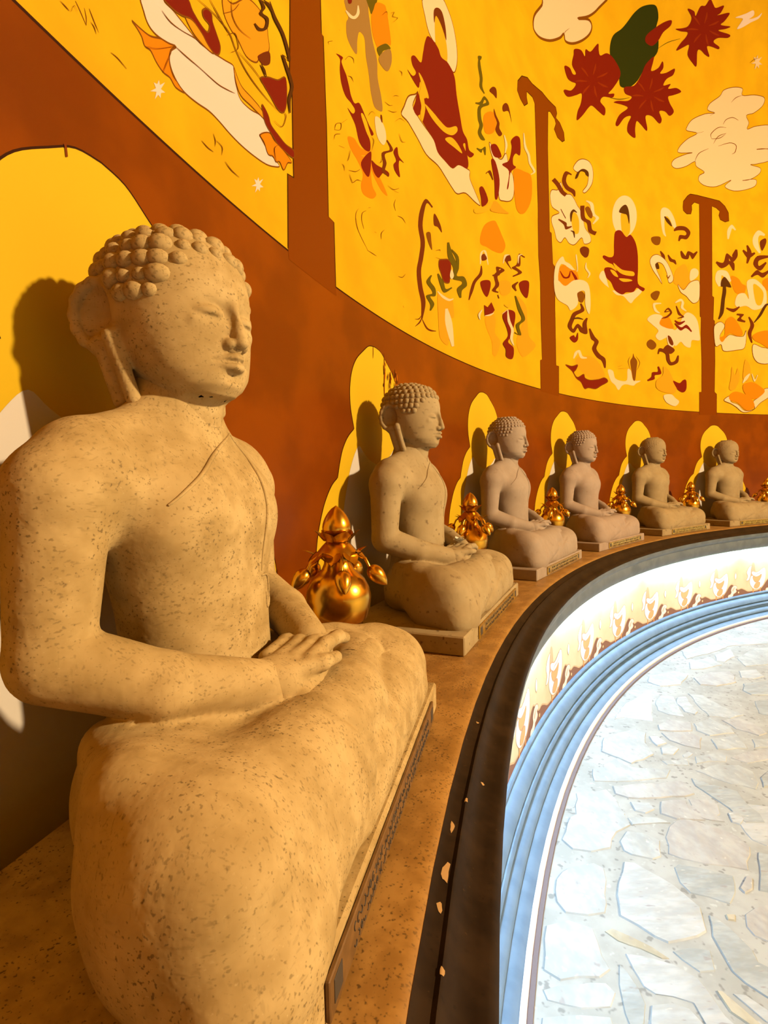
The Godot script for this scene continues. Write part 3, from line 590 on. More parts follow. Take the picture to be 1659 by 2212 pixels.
	["painted_long_haired_figure", "sceneB", [[1, "m", 0, 1, 150.169, 2.849, 150.846, 2.85, 151.394, 2.764, 151.594, 2.679, 151.406, 2.61, 151.583, 2.531, 151.816, 2.455, 151.71, 2.379, 151.466, 2.318, 151.5, 2.241, 150.281, 2.837, 150.725, 2.836, 150.996, 2.781, 151.185, 2.701, 150.993, 2.631, 151.178, 2.547, 151.41, 2.472, 151.304, 2.399, 151.051, 2.334, 151.357, 2.245], [1, "m", 0, 1, 151.448, 2.247, 151.694, 2.218, 152.074, 2.184, 151.407, 2.247, 151.593, 2.217, 152.044, 2.184], [1, "m", 0, 1, 151.453, 2.242, 151.088, 2.208, 150.63, 2.206, 150.096, 2.222, 151.405, 2.244, 150.964, 2.216, 150.576, 2.215, 150.09, 2.225], [1, "m", 0, 1, 151.49, 2.256, 151.725, 2.233, 152.086, 2.218, 151.467, 2.256, 151.686, 2.23, 152.085, 2.217], [0, "m", 0, 1, 150.124, 2.809, 149.947, 2.823, 149.492, 2.796, 149.357, 2.761, 149.749, 2.77, 150.113, 2.761], [0, "l", 0, 1, 150.875, 2.68, 150.489, 2.704, 150.404, 2.667, 150.349, 2.624, 150.653, 2.64], [0, "O2", 0, 1, 149.875, 2.423, 149.204, 2.433, 148.438, 2.445, 148.297, 2.401, 148.314, 2.351, 148.863, 2.324, 148.817, 2.237, 148.989, 2.181, 149.734, 2.2, 149.852, 2.284], [1, "c", 0, 1, 149.165, 2.37, 149.174, 2.287, 148.57, 2.185, 148.921, 2.38, 148.472, 2.316, 148.321, 2.194], [1, "c", 0, 1, 149.945, 2.431, 149.431, 2.418, 148.775, 2.425, 148.301, 2.452, 149.885, 2.436, 149.282, 2.434, 148.724, 2.439, 148.321, 2.456], [0, "r", 1, 1, 149.664, 2.603, 149.286, 2.625, 148.752, 2.647, 148.499, 2.63, 148.627, 2.568, 148.718, 2.526, 149.252, 2.51, 149.495, 2.54, 149.72, 2.569], [1, "v", 0, 1, 150.53, 2.491, 150.958, 2.439, 150.489, 2.418, 150.43, 2.402, 151.013, 2.368, 150.63, 2.34, 150.701, 2.308, 150.408, 2.494, 150.576, 2.458, 150.123, 2.441, 150.117, 2.402, 150.634, 2.379, 150.242, 2.357, 150.572, 2.311], [1, "v", 0, 1, 148.844, 2.734, 148.805, 2.661, 148.258, 2.622, 148.399, 2.562, 147.489, 2.584, 147.372, 2.573, 147.925, 2.522, 147.658, 2.483, 148.657, 2.745, 148.281, 2.693, 147.71, 2.65, 147.919, 2.596, 147.141, 2.622, 146.821, 2.586, 147.389, 2.534, 147.461, 2.491], [1, "v", 0, 1, 148.472, 2.713, 148.018, 2.69, 147.809, 2.635, 148.375, 2.721, 147.691, 2.71, 147.689, 2.641], [1, "v", 0, 1, 149.902, 2.523, 149.67, 2.482, 149.249, 2.452, 148.416, 2.508, 149.772, 2.531, 149.292, 2.505, 149.076, 2.478, 148.477, 2.512], [1, "l", 0, 1, 150.031, 2.601, 149.59, 2.613, 150.024, 2.602, 149.583, 2.615], [1, "l", 0, 1, 150.013, 2.636, 149.61, 2.658, 149.614, 2.648, 150.017, 2.637, 149.588, 2.662, 149.593, 2.649], [0, "c", 0, 1, 148.46, 2.608, 148.236, 2.584, 148.478, 2.554, 148.658, 2.567]]],
	["painted_standing_group", "sceneB", [[1, "c", 0, 1, 145.245, 2.773, 145.038, 2.847, 144.813, 2.867, 144.425, 2.804, 145.326, 2.77, 145.255, 2.842, 144.609, 2.882, 144.344, 2.809], [0, "m", 0, 1, 145.151, 2.828, 144.802, 2.856, 144.515, 2.836, 145.073, 2.802], [1, "m", 0, 1, 145.229, 2.765, 145.427, 2.711, 146.111, 2.639, 146.475, 2.571, 146.687, 2.507, 145.107, 2.77, 145.109, 2.716, 145.813, 2.642, 146.153, 2.578, 146.575, 2.51], [0, "O2", 0, 1, 144.823, 2.462, 143.934, 2.518, 143.589, 2.481, 143.698, 2.4, 143.08, 2.358, 143.554, 2.26, 144, 2.257, 144.07, 2.332, 144.665, 2.401], [0, "O2", 0, 1, 140.979, 2.724, 139.854, 2.697, 139.682, 2.595, 139.51, 2.491, 138.65, 2.446, 139.339, 2.375, 140.306, 2.321, 140.957, 2.37, 141.039, 2.431, 140.648, 2.504, 140.256, 2.578], [0, "O2", 0, 1, 143.076, 2.751, 141.888, 2.795, 141.716, 2.74, 142.277, 2.69, 143.004, 2.675], [0, "r", 0, 1, 145.281, 2.667, 144.759, 2.697, 144.235, 2.712, 144.138, 2.683, 144.525, 2.603, 144.956, 2.606, 145.289, 2.64], [1, "m", 0, 1, 143.888, 2.754, 143.057, 2.793, 143.121, 2.827, 142.883, 2.838, 143.729, 2.769, 143.579, 2.714, 143.998, 2.659, 143.273, 2.67, 143.928, 2.761, 143.431, 2.793, 143.42, 2.834, 142.433, 2.849, 143.302, 2.777, 143.122, 2.728, 143.544, 2.679, 143.202, 2.68], [0, "m", 0, 1, 142.495, 2.929, 141.848, 2.976, 141.635, 2.946, 142.043, 2.919, 141.556, 2.886, 142.228, 2.907], [1, "c", 0, 1, 142.59, 2.887, 142.265, 2.946, 141.837, 2.974, 142.672, 2.885, 142.463, 2.946, 141.86, 2.977], [1, "m", 0, 1, 140.682, 3.031, 140.966, 2.947, 141.58, 2.899, 140.771, 2.899, 141.492, 2.848, 140.514, 3.037, 140.525, 2.954, 141.115, 2.924, 140.289, 2.915, 141.416, 2.843], [1, "m", 0, 1, 140.618, 3.025, 139.979, 3.03, 140.544, 3.035, 139.905, 3.04], [1, "c", 0, 1, 140.746, 2.961, 140.604, 3.016, 140.246, 3.042, 140.817, 2.958, 140.788, 3.013, 140.274, 3.044], [0, "r", 0, 1, 140.677, 2.828, 140.106, 2.867, 139.497, 2.881, 139.447, 2.839, 139.69, 2.758, 140.221, 2.76, 140.591, 2.789], [1, "m", 0, 1, 140.88, 2.831, 141.596, 2.777, 141.135, 2.756, 140.772, 2.829, 141.153, 2.788, 140.993, 2.765], [1, "m", 0, 1, 143.388, 2.653, 143.25, 2.634, 143.275, 2.659, 143.136, 2.64], [0, "r", 0, 0, 144.94, 2.537, 144.543, 2.535, 144.094, 2.582, 143.715, 2.545, 144.113, 2.505, 144.906, 2.473], [1, "c", 0, 1, 144.902, 2.469, 144.263, 2.492, 143.828, 2.522, 144.912, 2.472, 144.32, 2.5, 143.86, 2.524], [0, "r", 0, 1, 142.804, 2.534, 142.207, 2.594, 141.283, 2.606, 141.355, 2.526, 141.784, 2.432, 142.164, 2.38, 141.484, 2.357, 141.631, 2.28, 142.408, 2.275, 142.452, 2.324, 142.791, 2.356, 142.154, 2.422, 142.362, 2.477], [1, "c", 0, 1, 142.209, 2.594, 142.198, 2.52, 141.788, 2.472, 141.913, 2.407, 141.516, 2.371, 142.096, 2.598, 141.88, 2.533, 141.463, 2.483, 141.588, 2.418, 141.408, 2.376], [1, "c", 0, 1, 142.834, 2.546, 142.186, 2.594, 142.875, 2.548, 142.228, 2.595], [1, "v", 0, 1, 141.274, 2.718, 140.918, 2.639, 140.432, 2.585, 141.172, 2.524, 140.911, 2.468, 141.32, 2.471, 141.131, 2.725, 140.507, 2.66, 139.998, 2.595, 140.753, 2.53, 140.512, 2.469, 141.379, 2.462], [1, "c", 0, 1, 145.247, 2.498, 145.667, 2.455, 145.528, 2.428, 145.17, 2.498, 145.42, 2.46, 145.439, 2.431], [1, "y", 0, 1, 142.59, 2.612, 142.093, 2.612, 141.7, 2.646, 142.544, 2.62, 142.127, 2.63, 141.773, 2.649]]],
	["painted_cloud_lines", "sceneB", [[1, "l", 0, 1, 156.263, 2.489, 156.468, 2.458, 156.457, 2.419, 156.221, 2.393, 155.714, 2.362, 156.25, 2.49, 156.428, 2.46, 156.417, 2.422, 156.183, 2.396, 155.7, 2.363], [1, "l", 0, 1, 155.764, 2.359, 155.348, 2.364, 155.068, 2.369, 155.756, 2.36, 155.323, 2.368, 155.059, 2.37], [1, "l", 0, 1, 155.745, 2.512, 156.026, 2.487, 156.092, 2.457, 155.939, 2.431, 155.738, 2.511, 155.989, 2.488, 156.051, 2.459, 155.925, 2.432], [1, "l", 0, 1, 155.575, 2.532, 155.413, 2.543, 155.577, 2.533, 155.414, 2.544], [1, "l", 0, 1, 153.499, 2.69, 153.647, 2.659, 153.52, 2.64, 153.482, 2.691, 153.598, 2.662, 153.503, 2.641], [1, "l", 0, 1, 153.34, 2.627, 152.982, 2.637, 152.7, 2.63, 153.332, 2.629, 152.946, 2.641, 152.685, 2.631], [1, "l", 0, 1, 155.189, 2.46, 155.047, 2.463, 155.181, 2.461, 155.038, 2.464], [1, "l", 0, 1, 154.45, 2.508, 154.703, 2.481, 154.701, 2.456, 154.439, 2.508, 154.66, 2.482, 154.685, 2.457], [1, "l", 0, 1, 153.428, 2.36, 153.069, 2.37, 152.808, 2.397, 153.424, 2.361, 153.083, 2.372, 152.821, 2.397], [1, "l", 0, 1, 153.076, 2.244, 153.041, 2.237, 153.058, 2.245, 153.023, 2.238], [1, "l", 0, 1, 153.6, 2.719, 153.233, 2.735, 153.594, 2.72, 153.227, 2.736], [1, "l", 0, 1, 156.483, 2.44, 156.354, 2.403, 156.469, 2.441, 156.34, 2.404]]],
	["painted_cloud_attendants", "sceneC", [[0, "c", 1, 1, 136.57, 3.652, 136.294, 3.692, 135.566, 3.727, 135.193, 3.805, 134.744, 3.739, 133.916, 3.767, 133.457, 3.754, 132.998, 3.718, 132.629, 3.7, 132.262, 3.646, 131.988, 3.576, 131.337, 3.543, 131.247, 3.487, 132.092, 3.439, 132.462, 3.477, 133.399, 3.385, 134.141, 3.368, 134.692, 3.391, 135.249, 3.331, 135.797, 3.336, 136.063, 3.39, 136.419, 3.438, 136.321, 3.49, 135.405, 3.558, 136.312, 3.559, 136.576, 3.61], [0, "y", 0, 1, 133.84, 3.615, 133.282, 3.65, 132.822, 3.612, 132.831, 3.509, 133.391, 3.476, 133.756, 3.529], [0, "c", 1, 1, 133.526, 3.997, 132.966, 4.081, 132.224, 4.135, 131.389, 4.153, 130.927, 4.111, 130.933, 4.017, 131.31, 3.942, 131.966, 3.869, 132.282, 3.869, 131.682, 3.948, 131.527, 4.036, 131.859, 4.061, 132.416, 4.04, 132.974, 3.99], [1, "m", 0, 1, 133.27, 3.781, 133.333, 3.827, 134.161, 3.821, 134.497, 3.85, 134.25, 3.909, 133.786, 3.925, 133.456, 3.77, 133.755, 3.786, 134.582, 3.78, 135.042, 3.822, 134.579, 3.918, 133.72, 3.939], [1, "m", 0, 1, 136.381, 3.756, 135.785, 3.745, 135.272, 3.716, 134.683, 3.714, 135.968, 3.798, 135.337, 3.785, 134.839, 3.756, 134.331, 3.755], [0, "d", 0, 1, 133.312, 3.923, 132.974, 3.99, 132.23, 4.054, 131.562, 4.064, 131.491, 4.024, 131.862, 4.021, 132.046, 4.035, 132.603, 4.012, 132.978, 3.945], [1, "m", 0, 1, 135.584, 3.494, 134.845, 3.486, 134.586, 3.46, 133.774, 3.512, 135.495, 3.506, 134.513, 3.518, 134.411, 3.492, 133.814, 3.52], [1, "m", 0, 1, 135.26, 3.59, 134.625, 3.544, 135.176, 3.596, 134.54, 3.551], [1, "d", 0, 1, 133.065, 3.662, 133.56, 3.664, 133.997, 3.61, 133.94, 3.549, 133.128, 3.653, 133.483, 3.648, 133.682, 3.619, 133.826, 3.554], [1, "d", 0, 1, 133.964, 3.473, 133.648, 3.473, 133.475, 3.438, 133.927, 3.479, 133.429, 3.489, 133.388, 3.442], [1, "c", 0, 1, 131.885, 3.802, 131.334, 3.794, 131.123, 3.722, 130.581, 3.714, 131.019, 3.65, 131.797, 3.814, 130.931, 3.824, 130.703, 3.75, 130.125, 3.731, 130.893, 3.649], [1, "m", 0, 1, 132.623, 3.733, 132.522, 3.63, 131.758, 3.623, 131.531, 3.561, 130.674, 3.563, 132.071, 3.759, 132.002, 3.663, 131.276, 3.66, 131.063, 3.598, 130.422, 3.604], [0, "l", 0, 1, 131.976, 3.739, 131.508, 3.772, 131.007, 3.732, 131.14, 3.689, 131.607, 3.696], [0, "m", 0, 1, 132.694, 3.377, 132.187, 3.415, 131.514, 3.419, 131.612, 3.357, 132.007, 3.328, 132.566, 3.341], [0, "c", 0, 1, 136.201, 3.031, 135.913, 3.138, 135.078, 3.228, 134.713, 3.203, 134.066, 3.203, 133.139, 3.178, 133.315, 3.297, 133.129, 3.298, 133.046, 3.181, 133.884, 3.165, 135.269, 3.161, 135.651, 3.039, 135.665, 2.93, 136.125, 2.915], [0, "O", 0, 1, 135.458, 3.122, 134.808, 3.172, 134.07, 3.158, 133.233, 3.175, 132.866, 3.106, 133.025, 2.998, 134.18, 2.998, 135.105, 2.991, 135.652, 3.028], [1, "r", 0, 1, 135.446, 3.099, 134.99, 3.06, 134.165, 3.091, 133.988, 3.151, 135.364, 3.105, 134.834, 3.078, 134.359, 3.096, 134.081, 3.15], [1, "r", 0, 1, 133.979, 3.15, 133.504, 3.104, 133.083, 3.058, 133.866, 3.158, 133.159, 3.125, 132.956, 3.065], [1, "c", 0, 1, 131.961, 3.286, 132.041, 3.235, 131.579, 3.204, 131.777, 3.165, 131.872, 3.289, 131.799, 3.247, 131.327, 3.214, 131.698, 3.165], [0, "c", 0, 1, 136.203, 3.012, 135.653, 3.02, 134.734, 3.005, 133.613, 3.086, 132.303, 3.127, 131.554, 3.102, 131.338, 2.966, 131.533, 2.863, 132.037, 2.924, 132.122, 3.039, 133.025, 3.001, 133.07, 2.907, 134.011, 2.83, 134.473, 2.857, 135.672, 2.867, 136.124, 2.918], [0, "l", 0, 1, 133.099, 2.999, 132.498, 3.03, 132.088, 3.004, 132.412, 2.94, 132.881, 2.936, 133.103, 2.964], [1, "m", 0, 1, 132.746, 2.92, 132.649, 2.88, 133.632, 2.824, 134.076, 2.761, 134.418, 2.688, 133.632, 2.656, 133.079, 2.712, 132.709, 2.684, 131.807, 2.69, 131.878, 2.772, 131.715, 2.823, 132.567, 2.928, 132.184, 2.876, 133.272, 2.809, 133.586, 2.761, 133.892, 2.705, 133.675, 2.687, 133.093, 2.744, 132.34, 2.717, 132.303, 2.691, 132.408, 2.764, 131.885, 2.824], [0, "r", 0, 1, 134.164, 2.605, 133.657, 2.636, 133.377, 2.623, 133.091, 2.672, 133.058, 2.618, 133.38, 2.584, 133.756, 2.58], [1, "d", 0, 1, 134.011, 2.754, 133.081, 2.785, 132.339, 2.796, 134.026, 2.759, 133.08, 2.799, 132.319, 2.801]]],
	["painted_enthroned_teacher", "sceneC", [[0, "c", 0, 1, 125.015, 3.937, 125.071, 3.886, 125.236, 3.834, 125.499, 3.785, 125.841, 3.744, 126.241, 3.712, 126.67, 3.691, 127.099, 3.683, 127.498, 3.688, 127.841, 3.706, 128.103, 3.735, 128.268, 3.773, 128.323, 3.818, 128.265, 3.868, 128.098, 3.918, 127.835, 3.967, 127.492, 4.009, 127.093, 4.043, 126.665, 4.066, 126.238, 4.076, 125.84, 4.073, 125.499, 4.055, 125.237, 4.025, 125.072, 3.985], [0, "y", 0, 1, 127.194, 3.866, 126.724, 3.902, 126.066, 3.907, 125.917, 3.771, 126.444, 3.696, 126.971, 3.698], [0, "d", 0, 1, 127.419, 3.889, 127.099, 3.945, 126.535, 3.988, 126.179, 3.967, 125.991, 3.897, 126.067, 3.828, 126.348, 3.897, 126.818, 3.895], [0, "c", 0, 1, 130.135, 3.225, 129.472, 3.294, 128.721, 3.155, 127.964, 3.163, 127.017, 3.151, 125.503, 3.212, 124.747, 3.264, 124.369, 3.24, 125.313, 3.151, 125.881, 3.099, 126.828, 3.141, 127.775, 3.13, 128.532, 3.16, 129.477, 3.183], [0, "r", 0, 1, 127.95, 3.689, 127.196, 3.73, 126.444, 3.696, 125.879, 3.736, 125.221, 3.69, 124.9, 3.595, 124.843, 3.452, 124.842, 3.308, 123.955, 3.285, 124.143, 3.252, 124.558, 3.255, 125.03, 3.263, 125.503, 3.212, 126.449, 3.185, 127.017, 3.151, 127.964, 3.163, 128.53, 3.223, 129.096, 3.244, 129.415, 3.296, 129.281, 3.33, 128.526, 3.353, 127.732, 3.345, 128.241, 3.387, 128.808, 3.388, 129.599, 3.406, 129.466, 3.433, 128.711, 3.44, 128.144, 3.477, 128.104, 3.584], [0, "y", 0, 1, 128.621, 3.332, 127.959, 3.336, 127.545, 3.298, 128.15, 3.296], [0, "y", 0, 1, 128.184, 3.407, 127.014, 3.379, 125.503, 3.402, 125.465, 3.364, 126.825, 3.339, 127.77, 3.357], [0, "y", 0, 1, 127.431, 3.287, 126.07, 3.318, 125.654, 3.313, 126.826, 3.273]]],
	["painted_offering_attendants", "sceneC", [[0, "O2", 0, 1, 133.394, 2.438, 132.353, 2.492, 131.027, 2.504, 130.08, 2.46, 129.379, 2.371, 129.895, 2.339, 131.039, 2.31, 132.176, 2.341, 132.929, 2.376], [0, "r", 1, 1, 134.749, 2.373, 133.869, 2.377, 133.077, 2.403, 133.307, 2.358, 133.592, 2.33, 133.124, 2.297, 132.271, 2.337, 132.084, 2.307, 131.42, 2.299, 130.277, 2.321, 129.418, 2.348, 128.961, 2.32, 129.898, 2.27, 130.663, 2.232, 131.615, 2.229, 132.186, 2.214, 132.655, 2.263, 133.314, 2.288, 133.873, 2.337], [1, "m", 0, 1, 131.567, 2.737, 131.288, 2.659, 130.812, 2.639, 131.138, 2.572, 130.503, 2.513, 129.835, 2.491, 129.463, 2.433, 131.365, 2.747, 130.745, 2.689, 130.201, 2.656, 130.528, 2.589, 130.029, 2.547, 129.292, 2.519, 129.25, 2.439], [1, "c", 0, 1, 133.577, 2.444, 133.141, 2.494, 133.032, 2.507, 132.666, 2.465, 131.853, 2.479, 133.698, 2.445, 133.448, 2.501, 132.801, 2.531, 132.421, 2.488, 131.834, 2.488]]],
	["painted_altar_cloth", "sceneC", [[0, "c", 0, 1, 128.976, 2.423, 128.27, 2.425, 127.985, 2.365, 127.221, 2.349, 126.361, 2.366, 126.265, 2.469, 125.788, 2.46, 125.502, 2.377, 124.492, 2.382, 125.121, 2.348, 125.502, 2.324, 126.457, 2.326, 127.031, 2.306, 127.51, 2.259, 127.987, 2.301, 128.559, 2.332], [0, "l", 0, 1, 125.502, 2.632, 125.312, 2.599, 124.951, 2.565, 125.026, 2.497, 125.216, 2.384, 125.502, 2.381, 125.788, 2.486, 125.902, 2.551, 125.598, 2.595], [1, "l", 0, 1, 125.898, 2.597, 126.236, 2.546, 125.9, 2.468, 125.868, 2.597, 126.141, 2.547, 125.867, 2.469], [1, "l", 0, 1, 125.136, 2.608, 124.656, 2.555, 124.985, 2.482, 125.108, 2.61, 124.561, 2.557, 124.954, 2.481], [1, "l", 0, 1, 127.6, 2.453, 126.264, 2.479, 127.602, 2.455, 126.266, 2.48], [1, "l", 0, 1, 127.597, 2.472, 126.986, 2.497, 127.604, 2.474, 126.993, 2.498]]],
	["painted_seated_listeners", "sceneC", [[0, "c", 0, 1, 121.806, 4.09, 121.4, 4.14, 120.659, 4.14, 120.01, 4.076, 119.691, 3.981, 120.19, 3.988, 120.562, 4.046, 121.026, 4.067, 121.302, 4.024, 121.261, 3.916, 121.073, 3.866, 121.482, 3.882, 121.765, 3.983], [1, "d", 0, 1, 121.366, 4.049, 121.019, 4.009, 120.401, 3.981, 121.242, 4.06, 120.659, 4.04, 120.274, 3.992], [1, "m", 0, 1, 119.989, 3.946, 119.491, 3.969, 118.73, 3.988, 118.398, 3.97, 118.566, 3.943, 119.302, 3.926, 119.479, 3.864, 120.092, 3.955, 119.598, 4.007, 118.524, 4.032, 117.864, 3.991, 118.311, 3.912, 119.041, 3.896, 119.301, 3.863], [0, "l", 0, 1, 123.065, 3.795, 122.505, 3.825, 121.834, 3.834, 121.943, 3.765, 122.502, 3.74, 122.989, 3.757], [1, "m", 0, 1, 121.912, 3.695, 121.665, 3.651, 121.318, 3.621, 121.783, 3.704, 121.282, 3.675, 121.179, 3.629], [1, "m", 0, 1, 120.889, 3.685, 120.603, 3.633, 120.123, 3.63, 119.809, 3.616, 120.758, 3.694, 120.297, 3.663, 119.851, 3.661, 119.681, 3.624], [1, "m", 0, 1, 119.195, 3.765, 118.993, 3.704, 118.188, 3.709, 117.965, 3.758, 117.833, 3.745, 117.527, 3.725, 116.902, 3.812, 119.02, 3.776, 118.592, 3.742, 118.478, 3.738, 118.158, 3.793, 117.375, 3.778, 117.86, 3.751, 117.039, 3.819], [0, "c", 1, 1, 123.246, 3.562, 122.873, 3.626, 122.126, 3.656, 121.193, 3.629, 120.632, 3.574, 120.127, 3.488, 120.217, 3.437, 120.718, 3.416, 121.001, 3.509, 121.563, 3.579, 122.31, 3.573, 122.402, 3.516, 121.932, 3.446, 121.612, 3.382, 122.118, 3.428, 122.87, 3.491], [0, "d", 0, 1, 122.534, 3.554, 122.161, 3.573, 121.991, 3.524, 122.402, 3.514], [1, "l", 0, 1, 121.039, 3.479, 120.812, 3.449, 120.5, 3.491, 120.961, 3.484, 120.813, 3.468, 120.571, 3.494], [0, "O2", 0, 1, 119.521, 3.586, 118.603, 3.649, 118.047, 3.561, 117.855, 3.45, 118.218, 3.386, 119.326, 3.406, 120.068, 3.433, 119.888, 3.535], [0, "c", 0, 1, 117.866, 3.594, 117.32, 3.634, 116.827, 3.616, 116.95, 3.555, 117.859, 3.493], [0, "c", 1, 1, 119.512, 3.424, 118.77, 3.382, 117.858, 3.479, 116.764, 3.515, 116.628, 3.401, 116.748, 3.311, 117.384, 3.268, 117.936, 3.29, 118.398, 3.325, 119.138, 3.353], [0, "c", 0, 1, 123.611, 2.991, 122.858, 3.053, 121.731, 3.068, 120.979, 2.998, 120.416, 2.965, 119.671, 2.963, 118.57, 3.139, 117.65, 3.154, 116.913, 3.092, 116.629, 2.964, 116.623, 2.891, 117.63, 2.878, 117.809, 2.802, 118.548, 2.807, 119.107, 2.843, 119.848, 2.79, 120.785, 2.861, 121.909, 2.815, 122.475, 2.848, 122.101, 2.909, 122.855, 2.951], [1, "c", 0, 1, 121.741, 3.19, 122.811, 3.164, 122.634, 3.092, 121.953, 3.081, 121.729, 3.181, 122.534, 3.154, 122.332, 3.111, 121.885, 3.089], [1, "c", 0, 1, 119.844, 3.225, 119.132, 3.258, 119.025, 3.243, 119.104, 3.188, 118.426, 3.166, 119.899, 3.233, 119.133, 3.285, 118.683, 3.254, 118.782, 3.205, 118.349, 3.175], [0, "O", 0, 1, 121.953, 2.978, 121.543, 3.051, 120.795, 3.074, 120.232, 3.011, 120.099, 2.963, 120.977, 2.953], [0, "l", 0, 1, 123.089, 3.252, 122.489, 3.293, 121.926, 3.294, 122.205, 3.224, 122.58, 3.198, 123.05, 3.219], [0, "l", 0, 1, 123.644, 2.767, 123.134, 2.805, 122.454, 2.779, 122.453, 2.738, 122.943, 2.707, 123.549, 2.727], [1, "m", 0, 1, 121.662, 3.036, 120.916, 3.058, 120.263, 3.121, 120.785, 3.162, 121.318, 3.106, 120.604, 3.127, 121.685, 3.041, 121.048, 3.072, 120.511, 3.12, 120.813, 3.143, 121.098, 3.119, 120.618, 3.134], [1, "m", 0, 1, 119.774, 3.197, 119.446, 3.117, 118.96, 3.108, 119.546, 3.08, 119.668, 3.202, 119.172, 3.135, 118.656, 3.104, 119.512, 3.073], [1, "r", 0, 1, 119.941, 3.042, 119.314, 3.01, 118.534, 3.059, 119.857, 3.053, 119.292, 3.043, 118.596, 3.069], [1, "r", 0, 1, 119.952, 3.014, 119.172, 2.957, 118.431, 2.994, 117.729, 2.962, 119.843, 3.024, 119.057, 2.992, 118.322, 3.03, 117.619, 2.973], [0, "c", 0, 1, 120.974, 2.886, 120.412, 2.881, 119.942, 2.817, 120.22, 2.77, 120.782, 2.79], [0, "m", 0, 1, 120.861, 2.878, 120.449, 2.87, 120.092, 2.815, 120.258, 2.787, 120.671, 2.809], [0, "m", 0, 1, 121.473, 2.724, 120.969, 2.783, 120.407, 2.775, 119.901, 2.746, 120.403, 2.701, 120.966, 2.717], [1, "m", 0, 1, 122.056, 2.675, 121.876, 2.704, 121.14, 2.69, 120.987, 2.626, 120.442, 2.583, 119.481, 2.623, 119.356, 2.697, 122.205, 2.677, 121.936, 2.737, 120.791, 2.717, 120.563, 2.644, 120.355, 2.618, 119.824, 2.641, 119.509, 2.698], [1, "r", 0, 1, 123.52, 2.39, 122.641, 2.418, 122.581, 2.458, 121.709, 2.484, 122.035, 2.554, 123.601, 2.401, 123.041, 2.439, 122.914, 2.484, 122.162, 2.5, 122.217, 2.548], [0, "O2", 0, 1, 122.367, 2.406, 121.52, 2.471, 121.429, 2.557, 120.77, 2.536, 120.11, 2.444, 119.638, 2.376, 120.008, 2.301, 121.513, 2.303, 122.365, 2.337], [0, "r", 0, 1, 120.146, 2.429, 119.267, 2.413, 118.711, 2.453, 118.357, 2.446, 118.352, 2.358, 118.795, 2.32, 119.543, 2.348], [0, "c", 0, 1, 121.361, 2.269, 120.383, 2.287, 119.818, 2.253, 119.311, 2.22, 119.814, 2.17, 120.754, 2.188, 121.227, 2.22]]],
